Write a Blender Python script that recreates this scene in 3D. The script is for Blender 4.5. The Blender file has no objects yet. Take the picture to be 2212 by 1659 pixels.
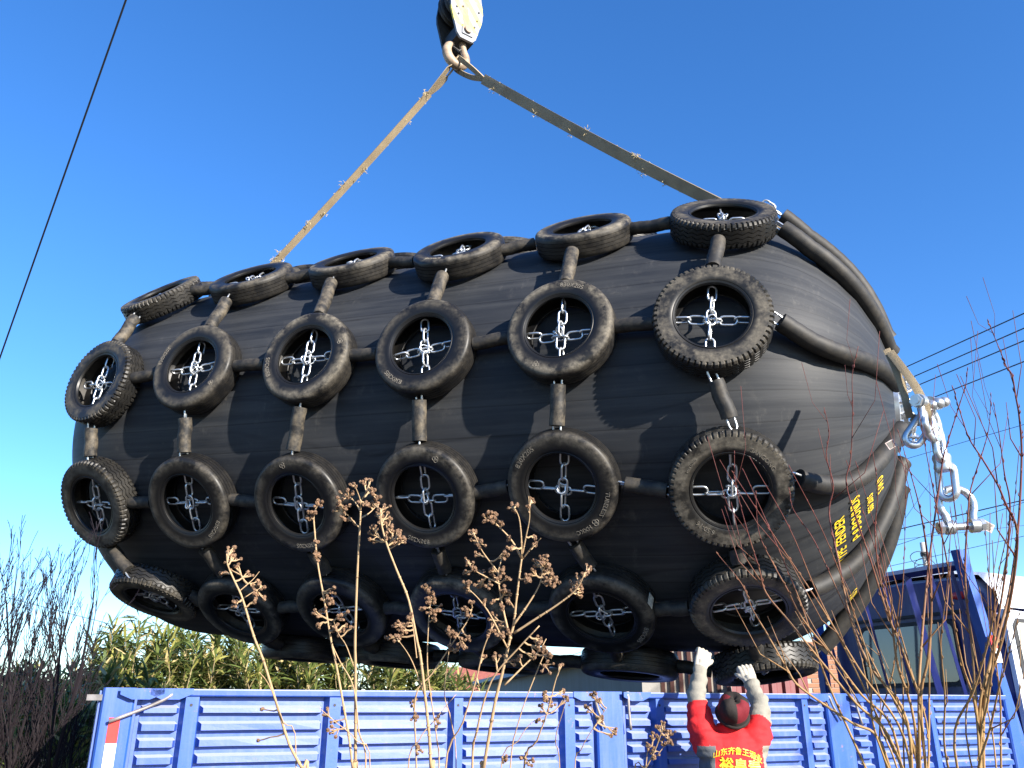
import bpy, math, random
from mathutils import Vector, Matrix, noise

# ------------------------------------------------------------------ camera, sky, sun, exposure
scene = bpy.context.scene
COL = scene.collection
PITCH = math.radians(21.0)
CAM = Vector((0.0, 0.0, 1.6))
cam_data = bpy.data.cameras.new('camera')
cam_data.sensor_width = 36.0
cam_data.lens = 840.0 / 1024.0 * 36.0
cam_data.clip_start = 0.05
cam_data.clip_end = 3000.0
cam = bpy.data.objects.new('camera', cam_data)
cam.location = CAM
cam.rotation_euler = (math.pi / 2 + PITCH, 0, 0)
COL.objects.link(cam)
scene.camera = cam

SUN_AZ, SUN_EL = math.radians(135.0), math.radians(21.5)      # azimuth clockwise from +Y
sun_dir = Vector((math.sin(SUN_AZ) * math.cos(SUN_EL), math.cos(SUN_AZ) * math.cos(SUN_EL), math.sin(SUN_EL)))
world = bpy.data.worlds.new('World')
scene.world = world
world.use_nodes = True
wn = world.node_tree
sky = wn.nodes.new('ShaderNodeTexSky')
sky.sky_type = 'NISHITA'
sky.sun_disc = False
sky.sun_elevation = SUN_EL
sky.sun_rotation = SUN_AZ
sky.altitude = 0.0
sky.air_density = 1.0
sky.dust_density = 0.15
sky.ozone_density = 5.0
bg = wn.nodes['Background']
bg.inputs['Strength'].default_value = 0.112
hsv = wn.nodes.new('ShaderNodeHueSaturation')
hsv.inputs['Saturation'].default_value = 1.17
hsv.inputs['Hue'].default_value = 0.507
wn.links.new(sky.outputs['Color'], hsv.inputs['Color'])
wn.links.new(hsv.outputs['Color'], bg.inputs['Color'])
sun_data = bpy.data.lights.new('sun', 'SUN')
sun_data.energy = 5.0
sun_data.angle = math.radians(0.53)
sun_data.color = (1.0, 0.925, 0.82)
sun = bpy.data.objects.new('sun', sun_data)
sun.rotation_euler = (-sun_dir).to_track_quat('-Z', 'Y').to_euler()
sun.location = sun_dir * 60
COL.objects.link(sun)
scene.view_settings.view_transform = 'Standard'
scene.view_settings.look = 'None'
scene.view_settings.exposure = 1.48
scene.view_settings.gamma = 1.0
scene.view_settings.use_curve_mapping = False

# ------------------------------------------------------------------ helpers
DS = 2212.0 / 1024.0
def at(x, y, depth):
    """point in the world seen at (x, y) of the 2212 px wide photograph, at a distance along the view axis"""
    X = (x / DS - 512.0) / 840.0
    U = (384.0 - y / DS) / 840.0
    c, s = math.cos(PITCH), math.sin(PITCH)
    return CAM + Vector((X, c - U * s, s + U * c)) * depth

class MB:
    def __init__(self):
        self.v, self.f, self.m, self.uv = [], [], [], {}
    def add(self, vs, fs, mi=0):
        b = len(self.v)
        self.v += [tuple(p) for p in vs]
        self.f += [tuple(i + b for i in q) for q in fs]
        self.m += [mi] * len(fs)
        return b
    def box(self, lo, hi, mi=0, M=None):
        x0, y0, z0 = lo; x1, y1, z1 = hi
        vs = [(x0, y0, z0), (x1, y0, z0), (x1, y1, z0), (x0, y1, z0), (x0, y0, z1), (x1, y0, z1), (x1, y1, z1), (x0, y1, z1)]
        if M is not None: vs = [M @ Vector(p) for p in vs]
        self.add(vs, [(3, 2, 1, 0), (4, 5, 6, 7), (0, 1, 5, 4), (1, 2, 6, 5), (2, 3, 7, 6), (3, 0, 4, 7)], mi)
    def prism(self, pts, axis, d0, d1, mi=0):
        """polygon pts (2D, CCW) extruded along axis 0/1/2 from d0 to d1"""
        def p3(p, d):
            q = list(p); q.insert(axis, d); return tuple(q)
        n = len(pts)
        vs = [p3(p, d0) for p in pts] + [p3(p, d1) for p in pts]
        fs = [tuple(range(n - 1, -1, -1)), tuple(range(n, 2 * n))]
        fs += [(i, (i + 1) % n, n + (i + 1) % n, n + i) for i in range(n)]
        self.add(vs, fs, mi)
    def tube(self, path, radii, n=8, closed=False, cap=True, mi=0, flat=None):
        P = [Vector(p) for p in path]
        if not hasattr(radii, '__len__'): radii = [radii] * len(P)
        k = len(P)
        T = []
        for i in range(k):
            if closed: t = P[(i + 1) % k] - P[i - 1]
            else: t = P[min(i + 1, k - 1)] - P[max(i - 1, 0)]
            T.append(t.normalized() if t.length > 1e-9 else Vector((0, 0, 1)))
        ref = Vector((0, 0, 1)) if abs(T[0].z) < 0.9 else Vector((1, 0, 0))
        if flat is not None: ref = Vector(flat)
        X = (ref - T[0] * ref.dot(T[0])).normalized()
        vs = []
        for i in range(k):
            X = (X - T[i] * X.dot(T[i]))
            X = X.normalized() if X.length > 1e-6 else T[i].orthogonal().normalized()
            Y = T[i].cross(X)
            for j in range(n):
                a = 2 * math.pi * j / n
                vs.append(P[i] + (X * math.cos(a) + Y * math.sin(a)) * radii[i])
        fs = []
        for i in range(k if closed else k - 1):
            i2 = (i + 1) % k
            for j in range(n):
                j2 = (j + 1) % n
                fs.append((i * n + j, i * n + j2, i2 * n + j2, i2 * n + j))
        if cap and not closed:
            fs.append(tuple(range(n - 1, -1, -1)))
            fs.append(tuple((k - 1) * n + j for j in range(n)))
        self.add(vs, fs, mi)
    def lathe(self, prof, n=48, axis='z', mi=0, closed_prof=False):
        """prof: list of (r, h); revolve about an axis"""
        vs, fs = [], []
        k = len(prof)
        for i, (r, h) in enumerate(prof):
            for j in range(n):
                a = 2 * math.pi * j / n
                if axis == 'z': vs.append((r * math.cos(a), r * math.sin(a), h))
                elif axis == 'x': vs.append((h, -r * math.cos(a), r * math.sin(a)))
                else: vs.append((r * math.cos(a), h, r * math.sin(a)))
        for i in range(k if closed_prof else k - 1):
            i2 = (i + 1) % k
            for j in range(n):
                j2 = (j + 1) % n
                fs.append((i * n + j, i * n + j2, i2 * n + j2, i2 * n + j))
        self.add(vs, fs, mi)
    def ball(self, c, r, nu=8, nv=6, mi=0, M=None):
        vs, fs = [], []
        rx, ry, rz = r if hasattr(r, '__len__') else (r, r, r)
        c = Vector(c)
        def tr(p): return c + (M @ Vector(p) if M is not None else Vector(p))
        vs.append(tr((0, 0, -rz)))
        for i in range(1, nv):
            a = -math.pi / 2 + math.pi * i / nv
            for j in range(nu):
                b = 2 * math.pi * j / nu
                vs.append(tr((rx * math.cos(a) * math.cos(b), ry * math.cos(a) * math.sin(b), rz * math.sin(a))))
        vs.append(tr((0, 0, rz)))
        for j in range(nu): fs.append((0, 1 + (j + 1) % nu, 1 + j))
        for i in range(nv - 2):
            for j in range(nu):
                a0 = 1 + i * nu
                fs.append((a0 + j, a0 + (j + 1) % nu, a0 + nu + (j + 1) % nu, a0 + nu + j))
        t = len(vs) - 1
        for j in range(nu): fs.append((t, 1 + (nv - 2) * nu + j, 1 + (nv - 2) * nu + (j + 1) % nu))
        self.add(vs, fs, mi)
    def mesh(self, name, mats, smooth=False):
        me = bpy.data.meshes.new(name)
        me.from_pydata(self.v, [], self.f)
        if not isinstance(mats, (list, tuple)): mats = [mats]
        for m in mats: me.materials.append(m)
        if any(self.m): me.polygons.foreach_set('material_index', self.m)
        if smooth:
            me.polygons.foreach_set('use_smooth', [True] * len(me.polygons))
            if smooth is not True: me.set_sharp_from_angle(angle=math.radians(smooth))
        me.update()
        return me
    def build(self, name, mats, parent=None, smooth=False, loc=None, M=None):
        return obj(name, self.mesh(name, mats, smooth), parent, loc, M)

def obj(name, me, parent=None, loc=None, M=None):
    o = bpy.data.objects.new(name, me)
    COL.objects.link(o)
    if parent is not None: o.parent = parent
    if M is not None: o.matrix_local = M
    elif loc is not None: o.location = loc
    return o
def thing(name, label, cat, loc=(0, 0, 0), group=None, M=None):
    o = bpy.data.objects.new(name, None)
    o.empty_display_size = 0.2
    COL.objects.link(o)
    if M is not None: o.matrix_world = M
    else: o.location = loc
    return tag(o, label, cat, group)
def tag(o, label=None, cat=None, group=None, kind=None):
    if label: o['label'] = label
    if cat: o['category'] = cat
    if group: o['group'] = group
    if kind: o['kind'] = kind
    return o
def frame_matrix(X, Y, Z, loc):
    M = Matrix.Identity(4)
    for i, c in enumerate((X, Y, Z)): M[0][i], M[1][i], M[2][i] = c
    M[0][3], M[1][3], M[2][3] = loc
    return M
def smoothpath(pts, n=4):
    """Catmull-Rom through points"""
    P = [Vector(p) for p in pts]
    if len(P) < 3: return P
    out = []
    for i in range(len(P) - 1):
        p0 = P[i - 1] if i else P[0] * 2 - P[1]
        p1, p2 = P[i], P[i + 1]
        p3 = P[i + 2] if i + 2 < len(P) else P[-1] * 2 - P[-2]
        for k in range(n):
            t = k / n
            out.append(0.5 * ((2 * p1) + (p2 - p0) * t + (2 * p0 - 5 * p1 + 4 * p2 - p3) * t * t + (3 * p1 - p0 - 3 * p2 + p3) * t ** 3))
    out.append(P[-1])
    return out
SCRATCH = bpy.data.scenes.new('scratch')
def evaluated(o):
    """a mesh of an object with its modifiers, worked out in a scratch scene"""
    SCRATCH.collection.objects.link(o)
    vl = SCRATCH.view_layers[0]
    vl.update()
    dg = vl.depsgraph
    dg.update()
    me = bpy.data.meshes.new_from_object(o.evaluated_get(dg), depsgraph=dg)
    SCRATCH.collection.objects.unlink(o)
    return me
def text_mesh(s, size, extrude, font_bold=0.0):
    """the outline of a piece of lettering as verts and faces, centred on x"""
    cu = bpy.data.curves.new('lettering', 'FONT')
    cu.body = s; cu.size = size; cu.extrude = extrude; cu.align_x = 'CENTER'; cu.align_y = 'CENTER'; cu.offset = font_bold
    cu.resolution_u = 2
    o = bpy.data.objects.new('lettering', cu)
    me = evaluated(o)
    vs = [v.co.copy() for v in me.vertices]
    fs = [tuple(p.vertices) for p in me.polygons]
    bpy.data.meshes.remove(me)
    bpy.data.objects.remove(o)
    bpy.data.curves.remove(cu)
    return vs, fs

# ------------------------------------------------------------------ materials
def mat(name):
    m = bpy.data.materials.new(name)
    m.use_nodes = True
    nt = m.node_tree
    return m, nt, nt.nodes['Principled BSDF']
def N(nt, typ, **kw):
    n = nt.nodes.new('ShaderNode' + typ)
    for k, v in kw.items():
        if k in n.inputs.keys(): n.inputs[k].default_value = v
        else: setattr(n, k, v)
    return n
def ramp(nt, src, stops):
    r = nt.nodes.new('ShaderNodeValToRGB')
    e = r.color_ramp.elements
    while len(e) < len(stops): e.new(0.5)
    for i, (p, c) in enumerate(stops):
        e[i].position = p
        e[i].color = (c, c, c, 1) if not hasattr(c, '__len__') else (*c, 1)
    nt.links.new(src, r.inputs['Fac'])
    return r.outputs['Color']
def mix(nt, fac, a, b, mode='MIX'):
    m = nt.nodes.new('ShaderNodeMix'); m.data_type = 'RGBA'; m.blend_type = mode
    for i, x in ((0, fac), (6, a), (7, b)):
        if isinstance(x, bpy.types.NodeSocket): nt.links.new(x, m.inputs[i])
        elif i == 0: m.inputs[0].default_value = x
        else: m.inputs[i].default_value = (*x, 1)
    return m.outputs[2]
def mathn(nt, op, a, b=None, c=None):
    m = nt.nodes.new('ShaderNodeMath'); m.operation = op
    for i, x in enumerate((a, b, c)):
        if x is None: continue
        if isinstance(x, bpy.types.NodeSocket): nt.links.new(x, m.inputs[i])
        else: m.inputs[i].default_value = x
    return m.outputs[0]
def bump(nt, bsdf, height, strength=0.3, dist=0.01):
    b = nt.nodes.new('ShaderNodeBump'); b.inputs['Strength'].default_value = strength; b.inputs['Distance'].default_value = dist
    nt.links.new(height, b.inputs['Height']); nt.links.new(b.outputs['Normal'], bsdf.inputs['Normal'])
def coords(nt, kind='Object', scale=(1, 1, 1), rnd=True):
    tc = N(nt, 'TexCoord'); mp = N(nt, 'Mapping')
    mp.inputs['Scale'].default_value = scale
    nt.links.new(tc.outputs[kind], mp.inputs['Vector'])
    if rnd:
        oi = N(nt, 'ObjectInfo')
        cm = N(nt, 'CombineXYZ')
        k = mathn(nt, 'MULTIPLY', oi.outputs['Random'], 37.0)
        for i in range(3): nt.links.new(k, cm.inputs[i])
        nt.links.new(cm.outputs[0], mp.inputs['Location'])
    return mp.outputs[0]
def noise_tex(nt, vec, scale, detail=5, rough=0.6):
    n = N(nt, 'TexNoise', Scale=scale, Detail=detail, Roughness=rough)
    nt.links.new(vec, n.inputs['Vector'])
    return n.outputs['Fac']
def simple(name, col, rough=0.6, metal=0.0, var=0.25, scale=8.0, spec=0.5, bumps=0.0, kind='Object'):
    """plain coloured material with a mottled tone"""
    m, nt, b = mat(name)
    v = coords(nt, kind)
    f = noise_tex(nt, v, scale)
    c = mix(nt, ramp(nt, f, [(0.3, 0.0), (0.7, 1.0)]), tuple(x * (1 - var) for x in col), tuple(min(1, x * (1 + var)) for x in col))
    nt.links.new(c, b.inputs['Base Color'])
    b.inputs['Roughness'].default_value = rough
    b.inputs['Metallic'].default_value = metal
    b.inputs['Specular IOR Level'].default_value = spec
    if bumps: bump(nt, b, noise_tex(nt, v, scale * 6), bumps, 0.005)
    return m

def body_rubber():
    m, nt, b = mat('fender_rubber')
    uvn = N(nt, 'UVMap')
    def mapped(sx, sy):
        mp = N(nt, 'Mapping'); mp.inputs['Scale'].default_value = (sx, sy, 1)
        nt.links.new(uvn.outputs[0], mp.inputs['Vector']); return mp.outputs[0]
    strip = N(nt, 'TexWave', Scale=1.0, Distortion=1.2, Detail=2.0)        # wrap seams run lengthwise
    strip.bands_direction = 'Y'; strip.wave_profile = 'SAW'
    strip.inputs['Detail Scale'].default_value = 1.5
    nt.links.new(mapped(0.9, 14.0), strip.inputs['Vector'])
    streak = noise_tex(nt, mapped(2.0, 60.0), 2.0, 6, 0.65)
    broad = noise_tex(nt, mapped(5.0, 14.0), 1.2, 4, 0.6)
    obj_v = coords(nt, 'Object', rnd=False)
    spots = noise_tex(nt, obj_v, 3.5, 7, 0.7)
    smear = noise_tex(nt, obj_v, 14.0, 5, 0.65)
    base = mix(nt, ramp(nt, broad, [(0.35, 0.0), (0.7, 1.0)]), (0.013, 0.015, 0.019), (0.031, 0.033, 0.037))
    base = mix(nt, mathn(nt, 'MULTIPLY', ramp(nt, streak, [(0.42, 0.0), (0.75, 1.0)]), 0.45), base, (0.074, 0.075, 0.075))
    seam = ramp(nt, strip.outputs['Fac'], [(0.0, 1.0), (0.06, 0.0), (1.0, 0.0)])
    base = mix(nt, mathn(nt, 'MULTIPLY', seam, 0.6), base, (0.005, 0.005, 0.006))
    dust = mathn(nt, 'MULTIPLY', ramp(nt, spots, [(0.56, 0.0), (0.72, 1.0)]), ramp(nt, smear, [(0.45, 0.0), (0.7, 1.0)]))
    base = mix(nt, mathn(nt, 'MULTIPLY', dust, 0.28), base, (0.13, 0.12, 0.105))
    scr = noise_tex(nt, mapped(26.0, 9.0), 3.0, 6, 0.75)                 # chalky scrapes across the wraps
    base = mix(nt, mathn(nt, 'MULTIPLY', mathn(nt, 'MULTIPLY', ramp(nt, scr, [(0.60, 0.0), (0.70, 1.0)]), ramp(nt, spots, [(0.42, 0.0), (0.6, 1.0)])), 0.30), base, (0.12, 0.115, 0.105))
    nt.links.new(base, b.inputs['Base Color'])
    nt.links.new(ramp(nt, broad, [(0.3, 0.5), (0.7, 0.66)]), b.inputs['Roughness'])
    b.inputs['Specular IOR Level'].default_value = 0.22
    cr = N(nt, 'TexWave', Scale=1.0, Distortion=9.0, Detail=3.0); cr.bands_direction = 'Y'; cr.inputs['Detail Scale'].default_value = 0.9
    nt.links.new(mapped(3.0, 9.0), cr.inputs['Vector'])
    crease = ramp(nt, cr.outputs['Fac'], [(0.0, 0.0), (0.03, 1.0), (1.0, 1.0)])
    base2 = mix(nt, mathn(nt, 'MULTIPLY', mathn(nt, 'SUBTRACT', 1.0, crease), ramp(nt, broad, [(0.5, 0.0), (0.65, 0.6)])), base, (0.006, 0.006, 0.007))
    nt.links.new(base2, b.inputs['Base Color'])
    h = mathn(nt, 'ADD', mathn(nt, 'MULTIPLY', strip.outputs['Fac'], 0.6), mathn(nt, 'MULTIPLY', streak, 0.6))
    bump(nt, b, h, 0.22, 0.010)
    return m

def tyre_rubber(name, dust_amount, dark=(0.007, 0.007, 0.0075), r_in=0.0):
    """black rubber, road dust caught on the sidewall and the shoulder"""
    m, nt, b = mat(name)
    tc = N(nt, 'TexCoord'); sp = N(nt, 'SeparateXYZ')
    nt.links.new(tc.outputs['Object'], sp.inputs[0])
    r = mathn(nt, 'SQRT', mathn(nt, 'ADD', mathn(nt, 'POWER', sp.outputs[0], 2.0), mathn(nt, 'POWER', sp.outputs[1], 2.0)))
    v = coords(nt, 'Object')
    n1 = noise_tex(nt, v, 5.0, 6, 0.7)
    n2 = noise_tex(nt, v, 26.0, 5, 0.7)
    ring = ramp(nt, r, [(0.0, 0.0), (0.300 - r_in, 0.02), (0.328 - r_in, 0.35), (0.358 - r_in * 1.4, 1.0), (0.395, 1.0 - r_in * 9), (0.412, 0.45 - r_in * 4)])
    side = ramp(nt, sp.outputs[2], [(0.02, 0.30), (0.085, 1.0)])
    k = mathn(nt, 'MULTIPLY', mathn(nt, 'MULTIPLY', ring, side), ramp(nt, n1, [(0.40, 0.06), (0.56, 1.0)]))
    k = mathn(nt, 'MULTIPLY', k, ramp(nt, n2, [(0.35, 0.35), (0.65, 1.0)]))
    oi2 = N(nt, 'ObjectInfo')
    k = mathn(nt, 'MULTIPLY', k, mathn(nt, 'ADD', mathn(nt, 'MULTIPLY', oi2.outputs['Random'], 0.75), 0.55))
    c = mix(nt, mathn(nt, 'MULTIPLY', k, dust_amount), dark, (0.20, 0.175, 0.135))
    nt.links.new(c, b.inputs['Base Color'])
    nt.links.new(ramp(nt, k, [(0.0, 0.40), (0.6, 0.75)]), b.inputs['Roughness'])
    b.inputs['Specular IOR Level'].default_value = 0.28
    bump(nt, b, n2, 0.12, 0.004)
    return m

def sleeve_rubber(name, dust):
    m, nt, b = mat(name)
    v = coords(nt, 'Object')
    n1 = noise_tex(nt, v, 11.0, 6, 0.7)
    k = mathn(nt, 'MULTIPLY', ramp(nt, n1, [(0.42, 0.0), (0.68, 1.0)]), dust)
    c = mix(nt, k, (0.015, 0.0145, 0.014), (0.20, 0.165, 0.115))
    nt.links.new(c, b.inputs['Base Color'])
    b.inputs['Roughness'].default_value = 0.62
    b.inputs['Specular IOR Level'].default_value = 0.35
    bump(nt, b, noise_tex(nt, v, 40.0), 0.15, 0.003)
    return m

def galvanised():
    m, nt, b = mat('galvanised_steel')
    v = coords(nt, 'Object')
    f = noise_tex(nt, v, 20.0)
    nt.links.new(mix(nt, f, (0.42, 0.44, 0.46), (0.66, 0.68, 0.70)), b.inputs['Base Color'])
    b.inputs['Metallic'].default_value = 0.85
    nt.links.new(ramp(nt, f, [(0.3, 0.28), (0.7, 0.42)]), b.inputs['Roughness'])
    return m

def painted(name, col, rust=0.5, rough=0.38, faded=0.3, dusty=False):
    """sheet steel paint with fading, dirt and rust chips"""
    m, nt, b = mat(name)
    v = coords(nt, 'Object', rnd=False)
    n1 = noise_tex(nt, v, 2.2, 6, 0.65)
    n2 = noise_tex(nt, v, 17.0, 7, 0.75)
    vs = coords(nt, 'Object', (9, 9, 0.7), rnd=False)
    n3 = noise_tex(nt, vs, 2.0, 5, 0.6)
    c = mix(nt, mathn(nt, 'MULTIPLY', ramp(nt, n1, [(0.3, 0.0), (0.7, 1.0)]), faded), col, tuple(min(1, x * 1.3 + 0.02) for x in col))
    c = mix(nt, mathn(nt, 'MULTIPLY', ramp(nt, n3, [(0.5, 0.0), (0.75, 1.0)]), 0.18), c, (0.26, 0.28, 0.33))
    ge = N(nt, 'NewGeometry'); sg = N(nt, 'SeparateXYZ'); nt.links.new(ge.outputs['Normal'], sg.inputs[0])
    c = mix(nt, mathn(nt, 'MULTIPLY', ramp(nt, sg.outputs[2], [(0.25, 0.0), (0.6, 1.0)]), 0.6), c, (0.50, 0.52, 0.56))   # dust on ledges, with light off their upward faces painted in
    if dusty:
        tcp = N(nt, 'TexCoord'); spp = N(nt, 'SeparateXYZ'); nt.links.new(tcp.outputs['Object'], spp.inputs[0])
        rec = ramp(nt, mathn(nt, 'ADD', mathn(nt, 'MULTIPLY', spp.outputs[1], 20.0), 0.75), [(0.2, 0.0), (0.7, 1.0)])
        c = mix(nt, mathn(nt, 'MULTIPLY', rec, mathn(nt, 'ADD', mathn(nt, 'MULTIPLY', n2, 0.30), 0.0)), c, (0.26, 0.31, 0.46))
    chip = mathn(nt, 'MULTIPLY', ramp(nt, n1, [(0.5, 0.0), (0.62, 1.0)]), ramp(nt, n2, [(0.60, 0.0), (0.66, 1.0)]))
    chip = mathn(nt, 'MULTIPLY', chip, rust)
    c = mix(nt, chip, c, (0.23, 0.12, 0.055))
    nt.links.new(c, b.inputs['Base Color'])
    nt.links.new(mathn(nt, 'ADD', mathn(nt, 'MULTIPLY', n3, 0.25), rough - 0.1), b.inputs['Roughness'])
    b.inputs['Specular IOR Level'].default_value = 0.5
    bump(nt, b, n1, 0.15, 0.02)
    return m

M_BODY = body_rubber()
M_TYRE = tyre_rubber('tyre_rubber', 0.72)
M_LUG = tyre_rubber('lug_tyre_rubber', 0.68, (0.008, 0.008, 0.008), 0.03)
M_EMBOSS = simple('embossed_rubber', (0.16, 0.14, 0.11), 0.7, var=0.5, scale=60)
M_SLEEVE = sleeve_rubber('sleeve_rubber', 0.25)
M_SLEEVE_D = sleeve_rubber('dusty_sleeve_rubber', 0.55)
M_HOSE = sleeve_rubber('hose_rubber', 0.12)
M_GALV = galvanised()
M_YELLOW_PAINT = simple('yellow_stencil_paint', (0.72, 0.50, 0.015), 0.55, var=0.3, scale=30)

M_SCRAP = simple('torn_paper', (0.42, 0.40, 0.33), 0.8, var=0.4, scale=40)

# ------------------------------------------------------------------ ground
g = MB()
g.add([(-400, -200, 0), (400, -200, 0), (400, 900, 0), (-400, 900, 0)], [(0, 1, 2, 3)])
M_EARTH = simple('dry_earth', (0.085, 0.07, 0.052), 0.95, var=0.35, scale=1.3, bumps=0.4)
tag(g.build('ground', M_EARTH), 'bare dry earth yard around the truck', None, kind='structure')

# ------------------------------------------------------------------ the fender
FA = Vector((0.93441607, -0.35199156, -0.05448449))
FN = Vector((-0.35251518, -0.9358061, 0.0))
FU = Vector((0.05098692, -0.01920661, 0.99851462))
FC = Vector((-0.57867554, 8.0, 4.10034312))
FM = frame_matrix(FA, -FN, FU, FC)
RB, U0, UE = 1.71, 2.20, 4.05
def rbody(u):
    t = min(max(0.0, (abs(u) - U0) / (UE - U0)), 1.0)
    return RB * max(0.0, 1 - t ** 3.1) ** 0.51
def rsurf(u, ph):
    """the heavy body sags a little below"""
    k = min(1.0, max(0.0, (-math.sin(ph) - 0.6) / 0.4)) ** 1.4
    k2 = min(1.0, max(0.0, (-math.sin(ph) - 0.90) / 0.10)) ** 1.3
    return rbody(u) * (1 + 0.07 * k + 0.075 * k2)
def surf(u, ph, h=0.0):
    r = rsurf(u, ph) + h
    return Vector((u, -r * math.cos(ph), r * math.sin(ph)))
def surf_frame(u, ph):
    d = (surf(u + 0.01, ph) - surf(u - 0.01, ph)).normalized()
    T = Vector((0, math.sin(ph), math.cos(ph)))
    T = (surf(u, ph + 0.005) - surf(u, ph - 0.005)).normalized()
    Nn = d.cross(T).normalized()
    if Nn.dot(Vector((0, -math.cos(ph), math.sin(ph)))) < 0: Nn = -Nn
    T = Nn.cross(d)
    return d, T, Nn

fender = thing('pneumatic_fender', 'huge black rubber ship fender in a net of tyres hanging from the crane', 'fender', M=FM)

b = MB()
us = [-4.0 + 0.02]
for i in range(60): us.append(-3.9 + 7.8 * i / 59)
us.append(4.0 - 0.02)
NSEG = 128
prof = [(0.0, us[0])] + [(rbody(u), u) for u in us] + [(0.0, us[-1])]
vs, fs, uvs = [], [], []
for r, u in prof:
    for j in range(NSEG + 1):
        a = 2 * math.pi * j / NSEG + math.pi
        rr = (rsurf(u, a) if r > 0 else 0.0) + 0.006 * noise.noise(Vector((u * 1.2, math.cos(a) * 2.5, math.sin(a) * 2.5))) * (1 if r > 0.1 else 0)
        vs.append((u, -rr * math.cos(a), rr * math.sin(a)))
        uvs.append((u / 8.0 + 0.5, j / NSEG))
W1 = NSEG + 1
for i in range(len(prof) - 1):
    for j in range(NSEG):
        fs.append((i * W1 + j, i * W1 + j + 1, (i + 1) * W1 + j + 1, (i + 1) * W1 + j))
b.add(vs, fs)
me = b.mesh('body', M_BODY, True)
lay = me.uv_layers.new(name='UVMap')
for lp in me.loops: lay.data[lp.index].uv = uvs[lp.vertex_index]
obj('body', me, fender)

# tyre meshes --------------------------------------------------------------
TR, TW, TB = 0.413, 0.203, 0.250            # outer radius, width, bead radius
def smooth_tyre():
    """worn ribbed aircraft tyre, hollow, axis z"""
    h = TW / 2
    p = [(TB + 0.004, h * 0.62), (TB, h * 0.72), (TB + 0.004, h * 0.86), (TB + 0.016, h * 0.93), (TB + 0.020, h * 0.90), (TB + 0.026, h * 0.95),
         (TB + 0.045, h * 0.985), (TB + 0.090, h * 1.0), (TR - 0.046, h * 1.0), (TR - 0.030, h * 0.975), (TR - 0.016, h * 0.90), (TR - 0.007, h * 0.80), (TR - 0.002, h * 0.66)]
    ribs = []
    for z in (0.46, 0.16, -0.16, -0.46):
        ribs += [(TR, h * (z + 0.025)), (TR - 0.006, h * (z + 0.012)), (TR - 0.006, h * (z - 0.012)), (TR, h * (z - 0.025))]
    q = [(r, -z) for r, z in reversed(p)]
    inner = [(TB + 0.006, -h * 0.60), (TR - 0.05, -h * 0.80), (TR - 0.026, -h * 0.5), (TR - 0.02, 0), (TR - 0.026, h * 0.5), (TR - 0.05, h * 0.80)]
    m = MB(); m.lathe(p + ribs + q + inner, 72, 'z', closed_prof=True)
    return m.mesh('tyre', M_TYRE, 40)
def lug_tyre(name, zig=True, deep=0.011):
    """truck tyre with shoulder lugs and zigzag tread grooves"""
    h = TW / 2
    n = 240
    side = [(TB + 0.004, h * 0.62), (TB, h * 0.74), (TB + 0.008, h * 0.90), (TB + 0.020, h * 0.94), (TB + 0.024, h * 0.90), (TB + 0.030, h * 0.95), (TB + 0.055, h * 1.0), (TR - 0.050, h * 1.0), (TR - 0.034, h * 0.985)]
    prof = [('s', r, z) for r, z in side] + [('l', TR - 0.032, h * 0.985), ('l', TR - 0.012, h * 0.94), ('l', TR - 0.004, h * 0.80), ('L', TR, h * 0.74)]
    for z in (0.50, 0.17, -0.17, -0.50):
        for dz, dr in ((0.05, 0), (0.025, -0.009), (-0.025, -0.009), (-0.05, 0)): prof.append(('z', TR + dr, h * (z + dz)))
    prof += [(k, r, -z) for k, r, z in reversed(prof[:13])]
    prof += [('s', TB + 0.006, -h * 0.60), ('s', TR - 0.05, -h * 0.80), ('s', TR - 0.026, 0), ('s', TR - 0.05, h * 0.80)]
    vs, fs = [], []
    for k, r, z in prof:
        for j in range(n):
            a = 2 * math.pi * j / n
            rr, zz = r, z
            if k in 'lL' and (j % 4) == 0: rr, zz = r - deep, z * 0.91
            if k == 'z':
                zz = z + 0.0085 * (abs((j % 8) - 4) - 2) / 2.0
            vs.append((rr * math.cos(a), rr * math.sin(a), zz))
    K = len(prof)
    for i in range(K):
        i2 = (i + 1) % K
        for j in range(n):
            j2 = (j + 1) % n
            fs.append((i * n + j, i * n + j2, i2 * n + j2, i2 * n + j))
    m = MB(); m.add(vs, fs)
    return m.mesh(name, M_LUG, 30)
ME_SMOOTH = smooth_tyre()
ME_LUG = lug_tyre('tyre')

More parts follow.
